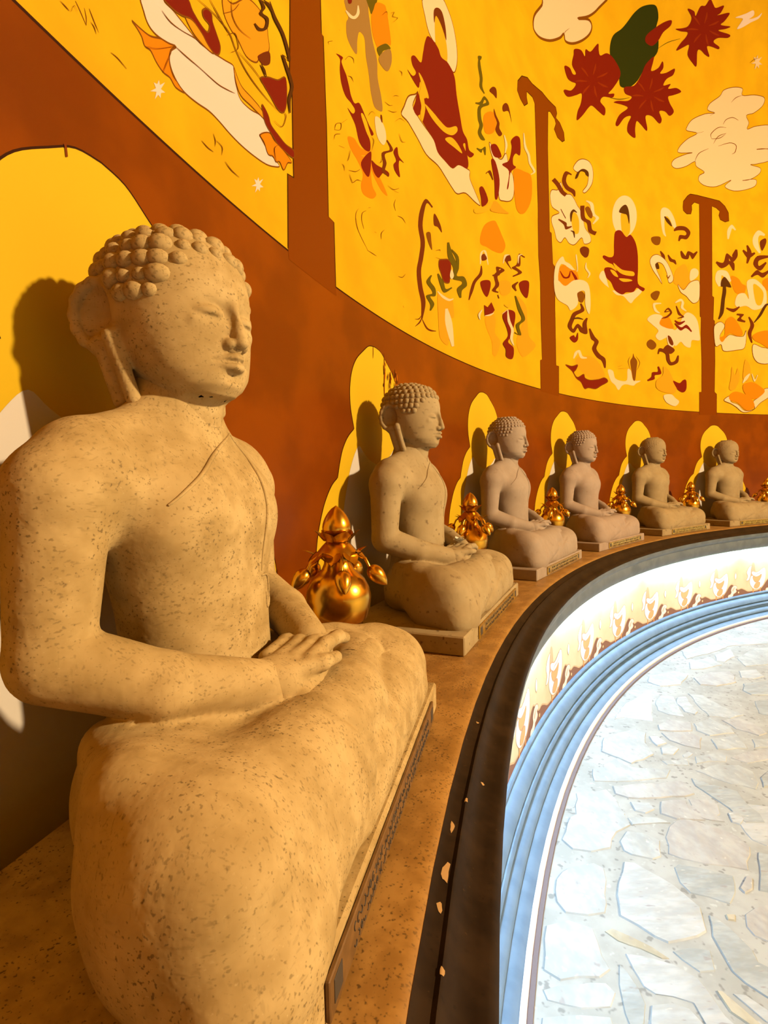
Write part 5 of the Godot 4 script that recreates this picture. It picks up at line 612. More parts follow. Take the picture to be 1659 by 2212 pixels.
# paving stones: [tone, x, z, x, z ...] on the floor, in metres
const PAVING := [
	[0, 0.895, -2.013, 0.952, -2.075, 1.014, -2.060, 1.060, -2.011, 1.018, -1.921, 0.976, -1.906, 0.908, -1.933, 0.887, -1.957],
	[2, 1.085, -2.031, 1.138, -2.099, 1.226, -2.151, 1.286, -2.112, 1.338, -2.074, 1.377, -2.029, 1.382, -1.963, 1.291, -1.839, 1.237, -1.859, 1.154, -1.876, 1.086, -1.904, 1.045, -1.936],
	[3, 1.425, -2.163, 1.429, -2.106, 1.410, -2.002, 1.446, -1.961, 1.517, -1.982, 1.690, -2.211, 1.630, -2.213, 1.548, -2.237, 1.480, -2.209],
	[1, 1.030, -1.869, 1.060, -1.886, 1.135, -1.862, 1.222, -1.820, 1.176, -1.737, 1.126, -1.689, 1.074, -1.721, 1.019, -1.742, 1.009, -1.794],
	[2, 1.198, -1.761, 1.262, -1.819, 1.283, -1.805, 1.246, -1.753, 1.201, -1.730],
	[3, 0.863, -1.904, 0.901, -1.896, 0.958, -1.823, 0.987, -1.781, 1.008, -1.723, 1.021, -1.681, 1.003, -1.636, 0.985, -1.587, 0.944, -1.568, 0.841, -1.548, 0.809, -1.572, 0.777, -1.615, 0.736, -1.655, 0.757, -1.713, 0.765, -1.744, 0.796, -1.801],
	[1, 1.026, -1.657, 1.046, -1.645, 1.067, -1.601, 1.074, -1.564, 1.082, -1.519, 1.072, -1.481, 1.097, -1.458, 1.024, -1.359, 0.984, -1.413, 0.970, -1.452, 0.977, -1.503, 0.986, -1.572],
	[4, 0.658, -1.602, 0.695, -1.615, 0.740, -1.584, 0.790, -1.542, 0.828, -1.493, 0.792, -1.496, 0.745, -1.531, 0.717, -1.544, 0.689, -1.560],
	[1, 0.833, -1.526, 0.897, -1.539, 0.959, -1.527, 0.929, -1.453, 0.878, -1.450, 0.848, -1.492],
	[3, 0.691, -1.525, 0.738, -1.516, 0.823, -1.483, 0.867, -1.437, 0.874, -1.391, 0.877, -1.328, 0.889, -1.302, 0.910, -1.223, 0.807, -1.259, 0.805, -1.361, 0.764, -1.378, 0.718, -1.387, 0.695, -1.412, 0.690, -1.469],
	[3, 0.691, -1.364, 0.752, -1.369, 0.792, -1.351, 0.816, -1.279, 0.821, -1.225, 0.630, -1.230, 0.666, -1.322],
	[4, 0.888, -1.403, 0.910, -1.398, 0.933, -1.350, 0.956, -1.297, 0.943, -1.249, 0.915, -1.302, 0.889, -1.335],
	[0, 0.581, -1.822, 0.653, -1.882, 0.750, -1.901, 0.780, -1.871, 0.734, -1.751, 0.699, -1.667, 0.639, -1.658, 0.565, -1.672, 0.550, -1.720],
	[0, 0.486, -1.629, 0.566, -1.649, 0.636, -1.614, 0.632, -1.561, 0.625, -1.512, 0.631, -1.466, 0.587, -1.441, 0.471, -1.435, 0.429, -1.471],
	[0, 0.409, -1.415, 0.510, -1.430, 0.600, -1.432, 0.617, -1.398, 0.583, -1.355, 0.501, -1.353, 0.413, -1.379],
	[1, 0.661, -1.497, 0.678, -1.460, 0.686, -1.408, 0.683, -1.364, 0.654, -1.312, 0.604, -1.270, 0.608, -1.342, 0.628, -1.422],
	[0, 0.386, -1.340, 0.491, -1.345, 0.574, -1.336, 0.568, -1.271, 0.360, -1.276],
	[0, 0.754, -2.170, 0.872, -2.224, 0.997, -2.199, 0.989, -2.105, 0.912, -2.064, 0.851, -1.974, 0.765, -1.954, 0.696, -1.972, 0.671, -2.030],
	[2, 1.226, -2.261, 1.324, -2.226, 1.378, -2.164, 1.384, -2.108, 1.323, -2.124, 1.234, -2.165, 1.172, -2.173],
	[2, 1.144, -1.654, 1.196, -1.681, 1.273, -1.697, 1.155, -1.536, 1.116, -1.568, 1.115, -1.605],
	[4, 1.080, -1.656, 1.121, -1.655, 1.099, -1.622, 1.072, -1.628],
	[1, 1.388, -1.939, 1.434, -1.914, 1.300, -1.733, 1.256, -1.747, 1.314, -1.824],
	[3, 0.923, -1.394, 0.967, -1.388, 1.005, -1.333, 0.978, -1.296, 0.964, -1.308, 0.942, -1.357],
	[1, 1.427, -2.446, 1.465, -2.408, 1.575, -2.323, 1.554, -2.218, 1.561, -2.159, 1.540, -2.097, 1.455, -2.100, 1.451, -2.202, 1.429, -2.286, 1.406, -2.375],
	[0, 1.476, -2.506, 1.531, -2.516, 1.626, -2.558, 1.725, -2.546, 1.756, -2.480, 1.716, -2.385, 1.664, -2.330, 1.580, -2.379, 1.532, -2.429],
	[3, 1.426, -2.174, 1.477, -2.186, 1.471, -2.124, 1.430, -2.089, 1.402, -2.109],
	[3, 1.054, -2.270, 1.141, -2.255, 1.140, -2.205, 1.084, -2.178, 1.045, -2.199],
	[3, 1.434, -2.730, 1.498, -2.765, 1.528, -2.711, 1.464, -2.648, 1.403, -2.658],
	[3, 1.433, -2.857, 1.483, -2.854, 1.498, -2.773, 1.423, -2.739, 1.420, -2.793],
	[3, 1.503, -2.653, 1.559, -2.687, 1.572, -2.657, 1.519, -2.617, 1.495, -2.626],
	[2, 1.519, -2.894, 1.677, -2.891, 1.717, -2.826, 1.633, -2.698, 1.567, -2.739, 1.519, -2.804],
	[0, 1.746, -2.808, 1.917, -2.845, 1.876, -2.693, 1.712, -2.694],
	[2, 1.944, -3.022, 2.065, -3.052, 2.104, -2.976, 2.097, -2.855, 2.029, -2.826, 1.955, -2.913],
	[0, 1.762, -2.995, 1.902, -3.062, 1.943, -2.932, 1.922, -2.864, 1.765, -2.839, 1.728, -2.908],
	[2, 1.552, -2.988, 1.653, -3.053, 1.762, -3.010, 1.707, -2.901, 1.588, -2.902, 1.525, -2.919],
	[3, 1.878, -3.366, 1.938, -3.374, 1.882, -3.141, 1.843, -3.104, 1.798, -3.146, 1.815, -3.270],
	[0, 1.684, -3.278, 1.788, -3.406, 1.863, -3.374, 1.786, -3.146, 1.763, -3.069, 1.685, -3.113, 1.649, -3.175],
	[0, 1.974, -3.430, 2.058, -3.389, 2.074, -3.212, 2.130, -3.087, 2.015, -3.040, 1.906, -3.081, 1.918, -3.179],
	[2, 2.167, -3.686, 2.350, -3.787, 2.517, -3.804, 2.415, -3.589, 2.236, -3.523, 2.139, -3.555],
	[3, 2.567, -3.801, 2.716, -3.820, 2.677, -3.679, 2.563, -3.632, 2.495, -3.664],
	[1, 2.436, -3.561, 2.639, -3.600, 2.678, -3.571, 2.521, -3.360, 2.362, -3.370, 2.354, -3.442],
	[0, 2.738, -4.072, 3.031, -4.299, 3.235, -4.321, 2.942, -3.926, 2.676, -3.883],
	[3, 2.609, -4.151, 2.852, -4.314, 2.749, -4.105, 2.592, -3.984, 2.538, -4.020],
	[0, 2.320, -4.004, 2.556, -4.120, 2.532, -3.925, 2.335, -3.847, 2.244, -3.853],
	[0, 1.877, -3.734, 2.116, -3.833, 2.169, -3.742, 2.017, -3.563, 1.862, -3.548, 1.815, -3.629],
	[3, 1.500, -3.289, 1.762, -3.504, 1.742, -3.409, 1.640, -3.216, 1.551, -3.025, 1.409, -3.090, 1.319, -3.057],
	[0, 1.183, -2.853, 1.384, -2.944, 1.442, -2.890, 1.383, -2.779, 1.368, -2.660, 1.208, -2.571, 1.106, -2.702],
	[0, 0.997, -2.541, 1.168, -2.641, 1.199, -2.551, 1.378, -2.517, 1.315, -2.439, 1.138, -2.422, 0.960, -2.430],
	[2, 1.031, -2.392, 1.198, -2.408, 1.371, -2.418, 1.374, -2.310, 1.318, -2.290, 1.200, -2.285, 1.063, -2.290, 1.015, -2.325],
	[0, 0.841, -2.343, 0.996, -2.370, 1.009, -2.282, 1.001, -2.181, 0.960, -2.144, 0.775, -2.161],
	[2, 1.318, -2.280, 1.411, -2.276, 1.428, -2.233, 1.397, -2.165, 1.344, -2.129, 1.296, -2.198],
	[0, 1.559, -2.636, 1.697, -2.670, 1.725, -2.628, 1.683, -2.568, 1.604, -2.579, 1.519, -2.556],
	[2, 1.724, -2.614, 1.823, -2.659, 2.030, -2.701, 1.957, -2.603, 1.777, -2.551],
	[1, 1.749, -2.431, 1.899, -2.525, 1.793, -2.382, 1.697, -2.340],
	[0, 1.962, -2.797, 2.108, -2.805, 2.041, -2.715, 1.904, -2.692],
	[1, 2.319, -3.283, 2.488, -3.317, 2.282, -3.040, 2.217, -3.102],
	[0, 1.368, -2.604, 1.515, -2.611, 1.484, -2.544, 1.378, -2.556],
	[0, 2.417, -4.273, 2.753, -4.439, 3.028, -4.581, 3.577, -4.780, 3.304, -4.413, 2.888, -4.368, 2.619, -4.203, 2.335, -4.069],
	[2, 1.190, -2.264, 1.306, -2.270, 1.279, -2.180, 1.315, -2.121, 1.193, -2.135, 1.143, -2.175],
	[0, 0.992, -2.162, 1.122, -2.157, 1.168, -2.111, 0.990, -2.106],
]

const PAINT := {"c": Color(0.4045, 0.2916, 0.1599), "w": Color(0.414, 0.3199, 0.2587), "r": Color(0.1035, 0.0076, 0.0018), "R": Color(0.1411, 0.0141, 0.0029), "m": Color(0.08, 0.015, 0.0029), "o": Color(0.414, 0.1599, 0.0071), "O": Color(0.414, 0.1176, 0.0029), "O2": Color(0.414, 0.1693, 0.0056), "v": Color(0.0659, 0.047, 0.0038), "t": Color(0.1788, 0.0941, 0.0212), "y": Color(0.3669, 0.1976, 0.0071), "l": Color(0.1129, 0.0329, 0.0038), "g": Color(0.0141, 0.016, 0.0029), "b": Color(.110, .0215, .0005), "d": Color(0.047, 0.0118, 0.0029), "h": Color(.415, .258, .0080), "p": Color(0.4045, 0.3575, 0.3105), "k": Color(0.0235, 0.0076, 0.0018)}

# a flat painter: collects coloured triangles in (bearing, height) and lays them on the wall
class Brush:
	var v := PackedVector3Array()
	var n := PackedVector3Array()
	var c := PackedColorArray()
	var room: Node3D
	var radius := 0.0                                  # 0 is the upper wall and vault, else a plain cylinder
	var m := 0.1309                                    # metres in a degree
	func place(p: Vector2, lift: float) -> Vector3:
		if radius > 0.0: return room.at(p.x, radius - lift, p.y)
		var r: float = room.wall_radius(p.y)
		if p.y <= room.SPRING: return room.at(p.x, r - lift, p.y)
		var t: float = (p.y - room.SPRING) / room.CROWN
		var nr: float = r / (room.R * room.R)
		var ny: float = t / room.CROWN
		var l := sqrt(nr * nr + ny * ny)
		return room.at(p.x, r - lift * nr / l, p.y - lift * ny / l)
	func normal(p: Vector2) -> Vector3:
		var a := deg_to_rad(p.x)
		var q := Vector2(-1, 0)
		if radius == 0.0 and p.y > room.SPRING:
			var t: float = (p.y - room.SPRING) / room.CROWN
			q = -Vector2(room.wall_radius(p.y) / (room.R * room.R), t / room.CROWN).normalized()
		return Vector3(q.x * cos(a), q.y, -q.x * sin(a))
	func tri(a: Vector2, b: Vector2, d: Vector2, lift: float, col: Color, deep := 0) -> void:
		var ab := Vector2((b.x - a.x) * m, b.y - a.y).length()
		var bd := Vector2((d.x - b.x) * m, d.y - b.y).length()
		var da := Vector2((a.x - d.x) * m, a.y - d.y).length()
		var far := maxf(ab, maxf(bd, da))
		if far > 0.06 and deep < 14:
			if far == ab:
				var e := (a + b) * .5
				tri(a, e, d, lift, col, deep + 1); tri(e, b, d, lift, col, deep + 1)
			elif far == bd:
				var e := (b + d) * .5
				tri(a, b, e, lift, col, deep + 1); tri(a, e, d, lift, col, deep + 1)
			else:
				var e := (d + a) * .5
				tri(a, b, e, lift, col, deep + 1); tri(e, b, d, lift, col, deep + 1)
			return
		var q := [a, b, d]
		if (b - a).cross(d - a) < 0.0: q = [a, d, b]
		for p in q:
			v.append(place(p, lift)); n.append(normal(p)); c.append(col)
	static func rounded(pts: PackedVector2Array, closed: bool, steps := 4) -> PackedVector2Array:
		var out := PackedVector2Array()
		var k := pts.size()
		for i in (k if closed else k - 1):
			var a := pts[i]
			var b := pts[(i + 1) % k]
			var p := pts[(i - 1 + k) % k] if closed else pts[maxi(i - 1, 0)]
			var q := pts[(i + 2) % k] if closed else pts[mini(i + 2, k - 1)]
			for s in steps:
				out.append(a.cubic_interpolate(b, p, q, float(s) / steps))
		if not closed: out.append(pts[k - 1])
		return out
	func fill(pts: PackedVector2Array, lift: float, col: Color) -> bool:
		var flat := PackedVector2Array()
		for p in pts: flat.append(Vector2(p.x * m, p.y))
		var idx := Geometry2D.triangulate_polygon(flat)
		for i in range(0, idx.size(), 3): tri(pts[idx[i]], pts[idx[i + 1]], pts[idx[i + 2]], lift, col)
		if idx.is_empty():                             # crossing edges: mend and fill the pieces
			var done := false
			for piece in Geometry2D.offset_polygon(flat, .0006):
				if Geometry2D.is_polygon_clockwise(piece): continue
				var k := Geometry2D.triangulate_polygon(piece)
				for i in range(0, k.size(), 3):
					var t := [piece[k[i]], piece[k[i + 1]], piece[k[i + 2]]].map(func(q): return Vector2(q.x / m, q.y))
					tri(t[0], t[1], t[2], lift, col)
				done = done or k.size() > 0
			return done
		return true
	func band(l: PackedVector2Array, r: PackedVector2Array, lift: float, col: Color) -> void:
		for i in l.size() - 1:
			tri(l[i], r[i], l[i + 1], lift, col); tri(r[i], r[i + 1], l[i + 1], lift, col)
	func outline(pts: PackedVector2Array, width: float, lift: float, col: Color, closed := true, above := -9.0) -> void:
		var k := pts.size()
		var l := PackedVector2Array()
		var r := PackedVector2Array()
		for i in (k + 1 if closed else k):
			var p := pts[i % k]
			var t := pts[(i + 1) % k] - pts[(i - 1 + k) % k]
			if not closed: t = pts[mini(i + 1, k - 1)] - pts[maxi(i - 1, 0)]
			var s := Vector2(t.x * m, t.y).normalized() * width * .5
			l.append(p + Vector2(-s.y / m, s.x)); r.append(p - Vector2(-s.y / m, s.x))
		for i in l.size() - 1:
			if maxf(l[i].y, l[i + 1].y) < above: continue
			tri(l[i], r[i], l[i + 1], lift, col); tri(r[i], r[i + 1], l[i + 1], lift, col)
	func mesh() -> ArrayMesh:
		var idx := PackedInt32Array(range(v.size()))
		return room.arrays_mesh(v, n, idx, c)

func brush(radius := 0.0) -> Brush:
	var b := Brush.new()
	b.room = self
	b.radius = radius
	if radius > 0.0: b.m = radius * PI / 180.0
	return b

func points(a: Array, from: int) -> PackedVector2Array:
	var out := PackedVector2Array()
	for i in range(from, a.size(), 2): out.append(Vector2(a[i], a[i + 1]))
	return out

func painted(items: Array, lift0: float, line := .006) -> ArrayMesh:
	var b := brush()
	var lift := lift0
	for it in items:
		var pts := points(it, 4)
		var col: Color = PAINT[it[1]]
		if it[0] == 0:
			var q := Brush.rounded(pts, true) if it[3] else pts
			if not b.fill(q, lift, col):
				if not b.fill(pts, lift, col): print("unfilled ", it[1], " ", pts[0])
				q = pts
			if it[2] and it[1] != "b": b.outline(q, line if it[2] == 1 else .018, lift + .0001, PAINT["l"])
			elif it[2]: b.outline(q, line, lift + .0001, PAINT["k"], true, 2.136)
		else:
			var k := pts.size() / 2
			b.band(Brush.rounded(pts.slice(0, k), false), Brush.rounded(pts.slice(k), false), lift, col)
		lift += .00016
	return b.mesh()

# ---------------------------------------------------------------- materials
func noise_image(size: int, freq: float, seed_: int, kind := FastNoiseLite.TYPE_SIMPLEX_SMOOTH, octaves := 4) -> Image:
	var f := FastNoiseLite.new()
	f.noise_type = kind
	f.seed = seed_
	f.frequency = freq
	f.fractal_octaves = octaves
	return f.get_seamless_image(size, size)

func texture(img: Image) -> ImageTexture:
	return ImageTexture.create_from_image(img)

# base colour mottled by slow noise, with dark and light specks from fast noise
func speckled(size: int, lo: Color, hi: Color, dark: Color, light: Color, cut_dark: float, cut_light: float, seed_: int, speck := .045) -> ImageTexture:
	var slow := noise_image(size, 4.0 / size, seed_)
	var mid := noise_image(size, 16.0 / size, seed_ + 1)
	var fast := noise_image(size, speck, seed_ + 2, FastNoiseLite.TYPE_SIMPLEX_SMOOTH, 3)
	var patch := noise_image(size, 7.0 / size, seed_ + 3)
	var out := Image.create(size, size, false, Image.FORMAT_RGB8)
	for y in size:
		for x in size:
			var t := slow.get_pixel(x, y).r * .6 + mid.get_pixel(x, y).r * .4
			var c := lo.lerp(hi, smoothstep(.25, .75, t))
			var s := fast.get_pixel(x, y).r
			var p := patch.get_pixel(x, y).r
			var cd := cut_dark + (.5 - p) * .22
			if s < cd: c = c.lerp(dark, clampf((cd - s) * 9.0, 0.0, .8))
			elif s > cut_light: c = c.lerp(light, clampf((s - cut_light) * 8.0, 0.0, .7))
			out.set_pixel(x, y, c)
	return texture(out)

func mottled(size: int, lo: Color, hi: Color, seed_: int, freq := 5.0) -> ImageTexture:
	var slow := noise_image(size, freq / size, seed_, FastNoiseLite.TYPE_SIMPLEX_SMOOTH, 5)
	var out := Image.create(size, size, false, Image.FORMAT_RGB8)
	for y in size:
		for x in size:
			out.set_pixel(x, y, lo.lerp(hi, smoothstep(.2, .8, slow.get_pixel(x, y).r)))
	return texture(out)

func material(tex: Texture2D, col: Color, rough: float, scale := 1.0, world := true) -> StandardMaterial3D:
	var m := StandardMaterial3D.new()
	m.albedo_color = col
	m.roughness = rough
	if tex:
		m.albedo_texture = tex
		m.uv1_triplanar = true
		m.uv1_world_triplanar = world
		m.uv1_scale = Vector3.ONE * scale
	return m

func srgb(r: float, g: float, b: float) -> Color:
	return Color(r, g, b).linear_to_srgb()

func relief(m: StandardMaterial3D, img: Image, depth_cm: float) -> void:
	m.heightmap_enabled = true
	m.heightmap_texture = texture(img)
	m.heightmap_scale = depth_cm

func make_materials() -> void:
	var fine := noise_image(512, .05, 11)
	var yellow := mottled(512, srgb(.365, .190, .0008), srgb(.425, .228, .0010), 3)
	mats.yellow = material(yellow, Color.WHITE, .62, .55)
	var brown := mottled(512, srgb(.098, .0185, .0004), srgb(.140, .028, .0006), 5)
	mats.brown = material(brown, Color.WHITE, .32, .6)
	mats.brown.metallic_specular = .25
	mats.paint = StandardMaterial3D.new()
	mats.paint.vertex_color_use_as_albedo = true
	mats.paint.roughness = .55
	mats.gloss_paint = StandardMaterial3D.new()
	mats.gloss_paint.vertex_color_use_as_albedo = true
	mats.gloss_paint.roughness = .34
	mats.gloss_paint.metallic_specular = .22
	mats.paint.metallic_specular = .18
	mats.yellow.metallic_specular = .2
	var tan_tex := speckled(512, srgb(.195, .092, .018), srgb(.29, .150, .036), srgb(.04, .018, .004), srgb(.36, .21, .07), .27, .86, 21, .12)
	mats.tan = material(tan_tex, Color.WHITE, .45, 2.2)
	var dark_tex := speckled(512, srgb(.010, .0055, .003), srgb(.022, .012, .006), srgb(.007, .004, .002), srgb(.30, .16, .05), .20, .885, 31, .09)
	mats.dark = material(dark_tex, Color.WHITE, .38, 1.8)
	mats.dark.metallic_specular = .16
	mats.dark.roughness = .5
	mats.fascia = material(mottled(256, srgb(.045, .053, .055), srgb(.085, .095, .095), 8), Color.WHITE, .45, 1.5)
	mats.blue = material(mottled(512, srgb(.056, .108, .185), srgb(.085, .150, .24), 9, 9.0), Color.WHITE, .5, .9)
	mats.edge = material(null, srgb(.10, .075, .085), .6)
	mats.white = material(null, srgb(0.4875, 0.4875, 0.481), .6)
	mats.frieze = material(mottled(256, srgb(.34, .325, .205), srgb(.40, .385, .26), 14), Color.WHITE, .6, .8)
	var mortar_tex := speckled(512, srgb(0.2478, 0.2708, 0.2719), srgb(0.3078, 0.3372, 0.3450), srgb(0.1491, 0.1601, 0.1637), srgb(0.3722, 0.4089, 0.4356), .26, .80, 41, .04)
	mats.mortar = material(mortar_tex, Color.WHITE, .75, .9)
	mats.stones = []
	for i in 5:
		var lo: Color = [srgb(0.2612, 0.2932, 0.3070), srgb(0.2268, 0.2636, 0.2798), srgb(0.2705, 0.2831, 0.2909), srgb(0.2881, 0.3230, 0.3443), srgb(0.2772, 0.2627, 0.1993)][i]
		var hi: Color = [srgb(0.3310, 0.3712, 0.3926), srgb(0.2965, 0.3424, 0.3714), srgb(0.3268, 0.3517, 0.3655), srgb(0.3578, 0.4009, 0.4359), srgb(0.3528, 0.3475, 0.2883)][i]
		var m := material(speckled(256, lo, hi, srgb(.22, .22, .23), srgb(.54, .54, .53), .17, .84, 50 + i, .05), Color.WHITE, .6, 1.3)
		m.uv1_scale = Vector3(1.0, 1.3, 2.6) if i % 2 else Vector3(1.6, 1.3, 1.1)
		relief(m, noise_image(256, .03, 70 + i), .35)
		mats.stones.append(m)
	# carved stone of the figures
	var s1 := speckled(1024, srgb(.250, .164, .059), srgb(.370, .260, .112), srgb(.075, .047, .016), srgb(.47, .37, .20), .285, .83, 61, .075)
	mats.stone1 = material(s1, Color.WHITE, .55, 1.9, false)
	var s2 := speckled(512, srgb(0.2251, 0.1576, 0.0728), srgb(0.2690, 0.1976, 0.0991), srgb(0.0783, 0.0470, 0.0202), srgb(0.3229, 0.2540, 0.1375), .20, .90, 62, .05)
	mats.stone2 = material(s2, Color.WHITE, .6, 1.3, false)
	var s3 := speckled(512, srgb(0.2164, 0.1576, 0.1105), srgb(0.2446, 0.1835, 0.1317), srgb(0.1411, 0.0941, 0.0612), srgb(0.2822, 0.2211, 0.1693), .14, .92, 63, .03)
	mats.stone3 = material(s3, Color.WHITE, .7, 1.3, false)
	mats.stone4 = material(s3, Color(1.0, .985, .99), .7, 1.3, false)
	var s5 := speckled(512, srgb(0.1957, 0.1341, 0.0607), srgb(0.2299, 0.1623, 0.0769), srgb(0.1076, 0.0682, 0.0283), srgb(0.2690, 0.1976, 0.1011), .16, .92, 64, .03)
	mats.stone5 = material(s5, Color.WHITE, .7, 1.3, false)
	for k in 4:
		var src: StandardMaterial3D = mats["stone%d" % (k + 1)]
		var cm: StandardMaterial3D = src.duplicate()
		cm.uv1_scale = src.uv1_scale * .0125
		cm.roughness = .78
		cm.metallic_specular = .3
		cm.uv1_offset = Vector3(.3 * k, .17, .4)
		mats["curl%d" % (k + 1)] = cm
	for k in ["stone1", "stone2", "stone3", "stone4", "stone5"]:
		relief(mats[k], fine, .08)
		mats[k].roughness = .78
		mats[k].metallic_specular = .3
	mats.gold = material(null, Color(.80, .60, .20), .24)
	mats.gold.metallic = 1.0
	mats.brass = material(mottled(128, Color(.62, .47, .16), Color(.80, .66, .26), 17), Color.WHITE, .34, 6.0)
	mats.brass.metallic = .9
	mats.bronze = material(mottled(128, srgb(.085, .040, .010), srgb(.13, .062, .016), 18), Color.WHITE, .42, 6.0)
	mats.ink = material(null, srgb(.03, .018, .008), .7)
	mats.petal = material(null, srgb(0.52, 0.507, 0.429), .6)

# ---------------------------------------------------------------- the room
func build_room() -> void:
	var up := put("wall_upper", ring([Vector2(R, SPRING), Vector2(R, 2.128), Vector2(R + .2, 2.128), Vector2(R + .2, SPRING)], 0, 360, 720), mats.yellow)
	tag(up, "yellow painted upper wall with painted scenes between brown pilasters", "", "", "structure")
	var dome := []
	var outer := []
	for i in 161:
		var t := PI / 2.0 * i / 160.0
		dome.append(Vector2(maxf(R * cos(t), .002), SPRING + CROWN * sin(t)))
		if i % 16 == 0: outer.append(Vector2((R + .2) * cos(t) + .002, SPRING + (CROWN + .2) * sin(t)))
	outer.reverse()
	dome.reverse()
	var ceil := put("ceiling", ring(dome, 0, 360, 480), mats.yellow)
	outer.reverse()
	put("vault_shell", ring(outer), mats.white, ceil)
	tag(ceil, "yellow domed vault with painted lotus flowers and clouds", "", "", "structure")
	var mid := put("wall_middle", ring([Vector2(R, 2.128), Vector2(R, LEDGE - .05), Vector2(R + .2, LEDGE - .05), Vector2(R + .2, 2.128)], 0, 360, 720), mats.brown)
	tag(mid, "glossy brown wall band behind the statues with yellow halos", "", "", "structure")
	var line := brush()
	line.band(PackedVector2Array(range(0, 361, 2).map(func(d): return Vector2(d, 2.130))), PackedVector2Array(range(0, 361, 2).map(func(d): return Vector2(d, 2.1245))), .0003, PAINT["k"])
	put("painted_border_line", line.mesh(), mats.paint, up)
	# ledge: tan slab top, dark moulded lip, grey fascia
	var slab := put("trim_1", ring([Vector2(R + .1, LEDGE), Vector2(6.957, LEDGE), Vector2(6.946, LEDGE - .001), Vector2(6.937, LEDGE - .004), Vector2(6.932, LEDGE - .009), Vector2(6.932, LEDGE - .03), Vector2(6.99, .70), Vector2(R + .1, .70), Vector2(R + .1, LEDGE)], 0, 360, 240), mats.tan)
	tag(slab, "tan plastered ledge running round the wall under the statues", "", "", "structure")
	put("dark_lip_moulding", ring([Vector2(6.934, LEDGE - .006), Vector2(6.925, LEDGE - .016), Vector2(6.914, LEDGE - .020), Vector2(6.908, LEDGE - .017), Vector2(6.904, LEDGE - .020), Vector2(6.898, LEDGE - .034), Vector2(6.886, LEDGE - .045), Vector2(6.872, LEDGE - .050), Vector2(6.860, LEDGE - .052), Vector2(6.852, LEDGE - .057), Vector2(6.848, LEDGE - .066), Vector2(6.93, LEDGE - .070)], 0, 360, 240), mats.dark, slab)
	put("grey_fascia", ring([Vector2(6.90, LEDGE - .060), Vector2(6.851, LEDGE - .066), Vector2(6.850, LEDGE - .085), Vector2(6.856, LEDGE - .100), Vector2(6.870, LEDGE - .112), Vector2(6.884, LEDGE - .120), Vector2(6.886, LEDGE - .135), Vector2(6.884, LEDGE - .165), Vector2(6.892, LEDGE - .190), Vector2(6.905, LEDGE - .212), Vector2(6.925, LEDGE - .225), Vector2(6.99, LEDGE - .225)], 0, 360, 240), mats.fascia, slab)
	var rng := RandomNumberGenerator.new()
	rng.seed = 12
	var chip_mat := material(null, srgb(.30, .17, .055), .8)
	for c in [[165.6, 6.921, .014, .005], [166.4, 6.919, .020, .006], [166.9, 6.920, .010, .004], [168.2, 6.920, .008, .004], [169.6, 6.907, .016, .003], [170.3, 6.906, .010, .003], [167.6, 6.907, .006, .003], [171.2, 6.907, .008, .003], [164.2, 6.889, .005, .004], [170.8, 6.866, .007, .006], [168.9, 6.92, .005, .004], [162.6, 6.92, .004, .003], [165.0, 6.908, .007, .003], [172.0, 6.886, .006, .005]]:
		var v := PackedVector3Array()
		var idx := PackedInt32Array()
		for k in 10:
			var w := TAU * k / 10.0
			var q := rng.randf_range(.55, 1.2)
			var rad: float = c[1] + sin(w) * c[3] * q
			v.append(at(c[0] + rad_to_deg(cos(w) * c[2] * q / 6.9), rad, LEDGE + lip_height(rad) + .0008))
		v.append(at(c[0], c[1], LEDGE + lip_height(c[1]) + .0011))
		for k in 10: idx.append_array(PackedInt32Array([10, (k + 1) % 10, k]))
		put("paint_flake", smooth_mesh(v, idx), chip_mat, slab)
	# frieze wall and blue skirting
	var low := put("wall_lower", ring([Vector2(7.0, .72), Vector2(7.0, .0), Vector2(7.2, .0), Vector2(7.2, .72)], 0, 360, 480), mats.frieze)
	tag(low, "cream frieze wall below the ledge painted with a row of geese", "", "", "structure")
	var skirt := put("baseboard_round", ring([Vector2(7.01, 0.226), Vector2(6.99, 0.224), Vector2(6.984, 0.217), Vector2(6.984, 0.207), Vector2(6.998, 0.204), Vector2(6.998, 0.198), Vector2(6.978, 0.193), Vector2(6.962, 0.183), Vector2(6.951, 0.168), Vector2(6.945, 0.152), Vector2(6.943, 0.143), Vector2(6.966, 0.14), Vector2(6.966, 0.131), Vector2(6.938, 0.128), Vector2(6.931, 0.121), Vector2(6.929, 0.113), Vector2(6.958, 0.109), Vector2(6.958, 0.086), Vector2(6.918, 0.08), Vector2(6.905, 0.072), Vector2(6.899, 0.062), Vector2(6.898, 0.052), Vector2(6.914, 0.049), Vector2(6.914, 0.042), Vector2(6.884, 0.038), Vector2(6.87, 0.033), Vector2(6.86, 0.026), Vector2(6.852, 0.02), Vector2(6.85, 0.01)], 0, 360, 240), mats.blue)
	tag(skirt, "light blue stepped skirting moulding round the stone floor", "", "", "structure")
	put("pale_edge_strip", ring([Vector2(6.856, .0245), Vector2(6.838, .0245), Vector2(6.838, .012), Vector2(6.856, .012)], 0, 360, 240), mats.white, skirt)
	put("dark_edge_strip", ring([Vector2(6.85, .013), Vector2(6.822, .013), Vector2(6.822, -.01), Vector2(6.85, -.01)], 0, 360, 240), mats.edge, skirt)
	var fl := put("floor", ring([Vector2(7.15, -.3), Vector2(7.15, 0), Vector2(.001, 0), Vector2(.001, -.3), Vector2(7.15, -.3)], 0, 360, 180), mats.mortar)
	fl.mesh = ring([Vector2(7.15, 0), Vector2(.001, 0), Vector2(.001, -.3), Vector2(7.15, -.3), Vector2(7.15, 0)], 0, 360, 180)
	tag(fl, "pale irregular stone paving set in light mortar", "", "", "structure")
	build_murals(up, ceil, mid)
	build_frieze(low)
	build_floor(fl)

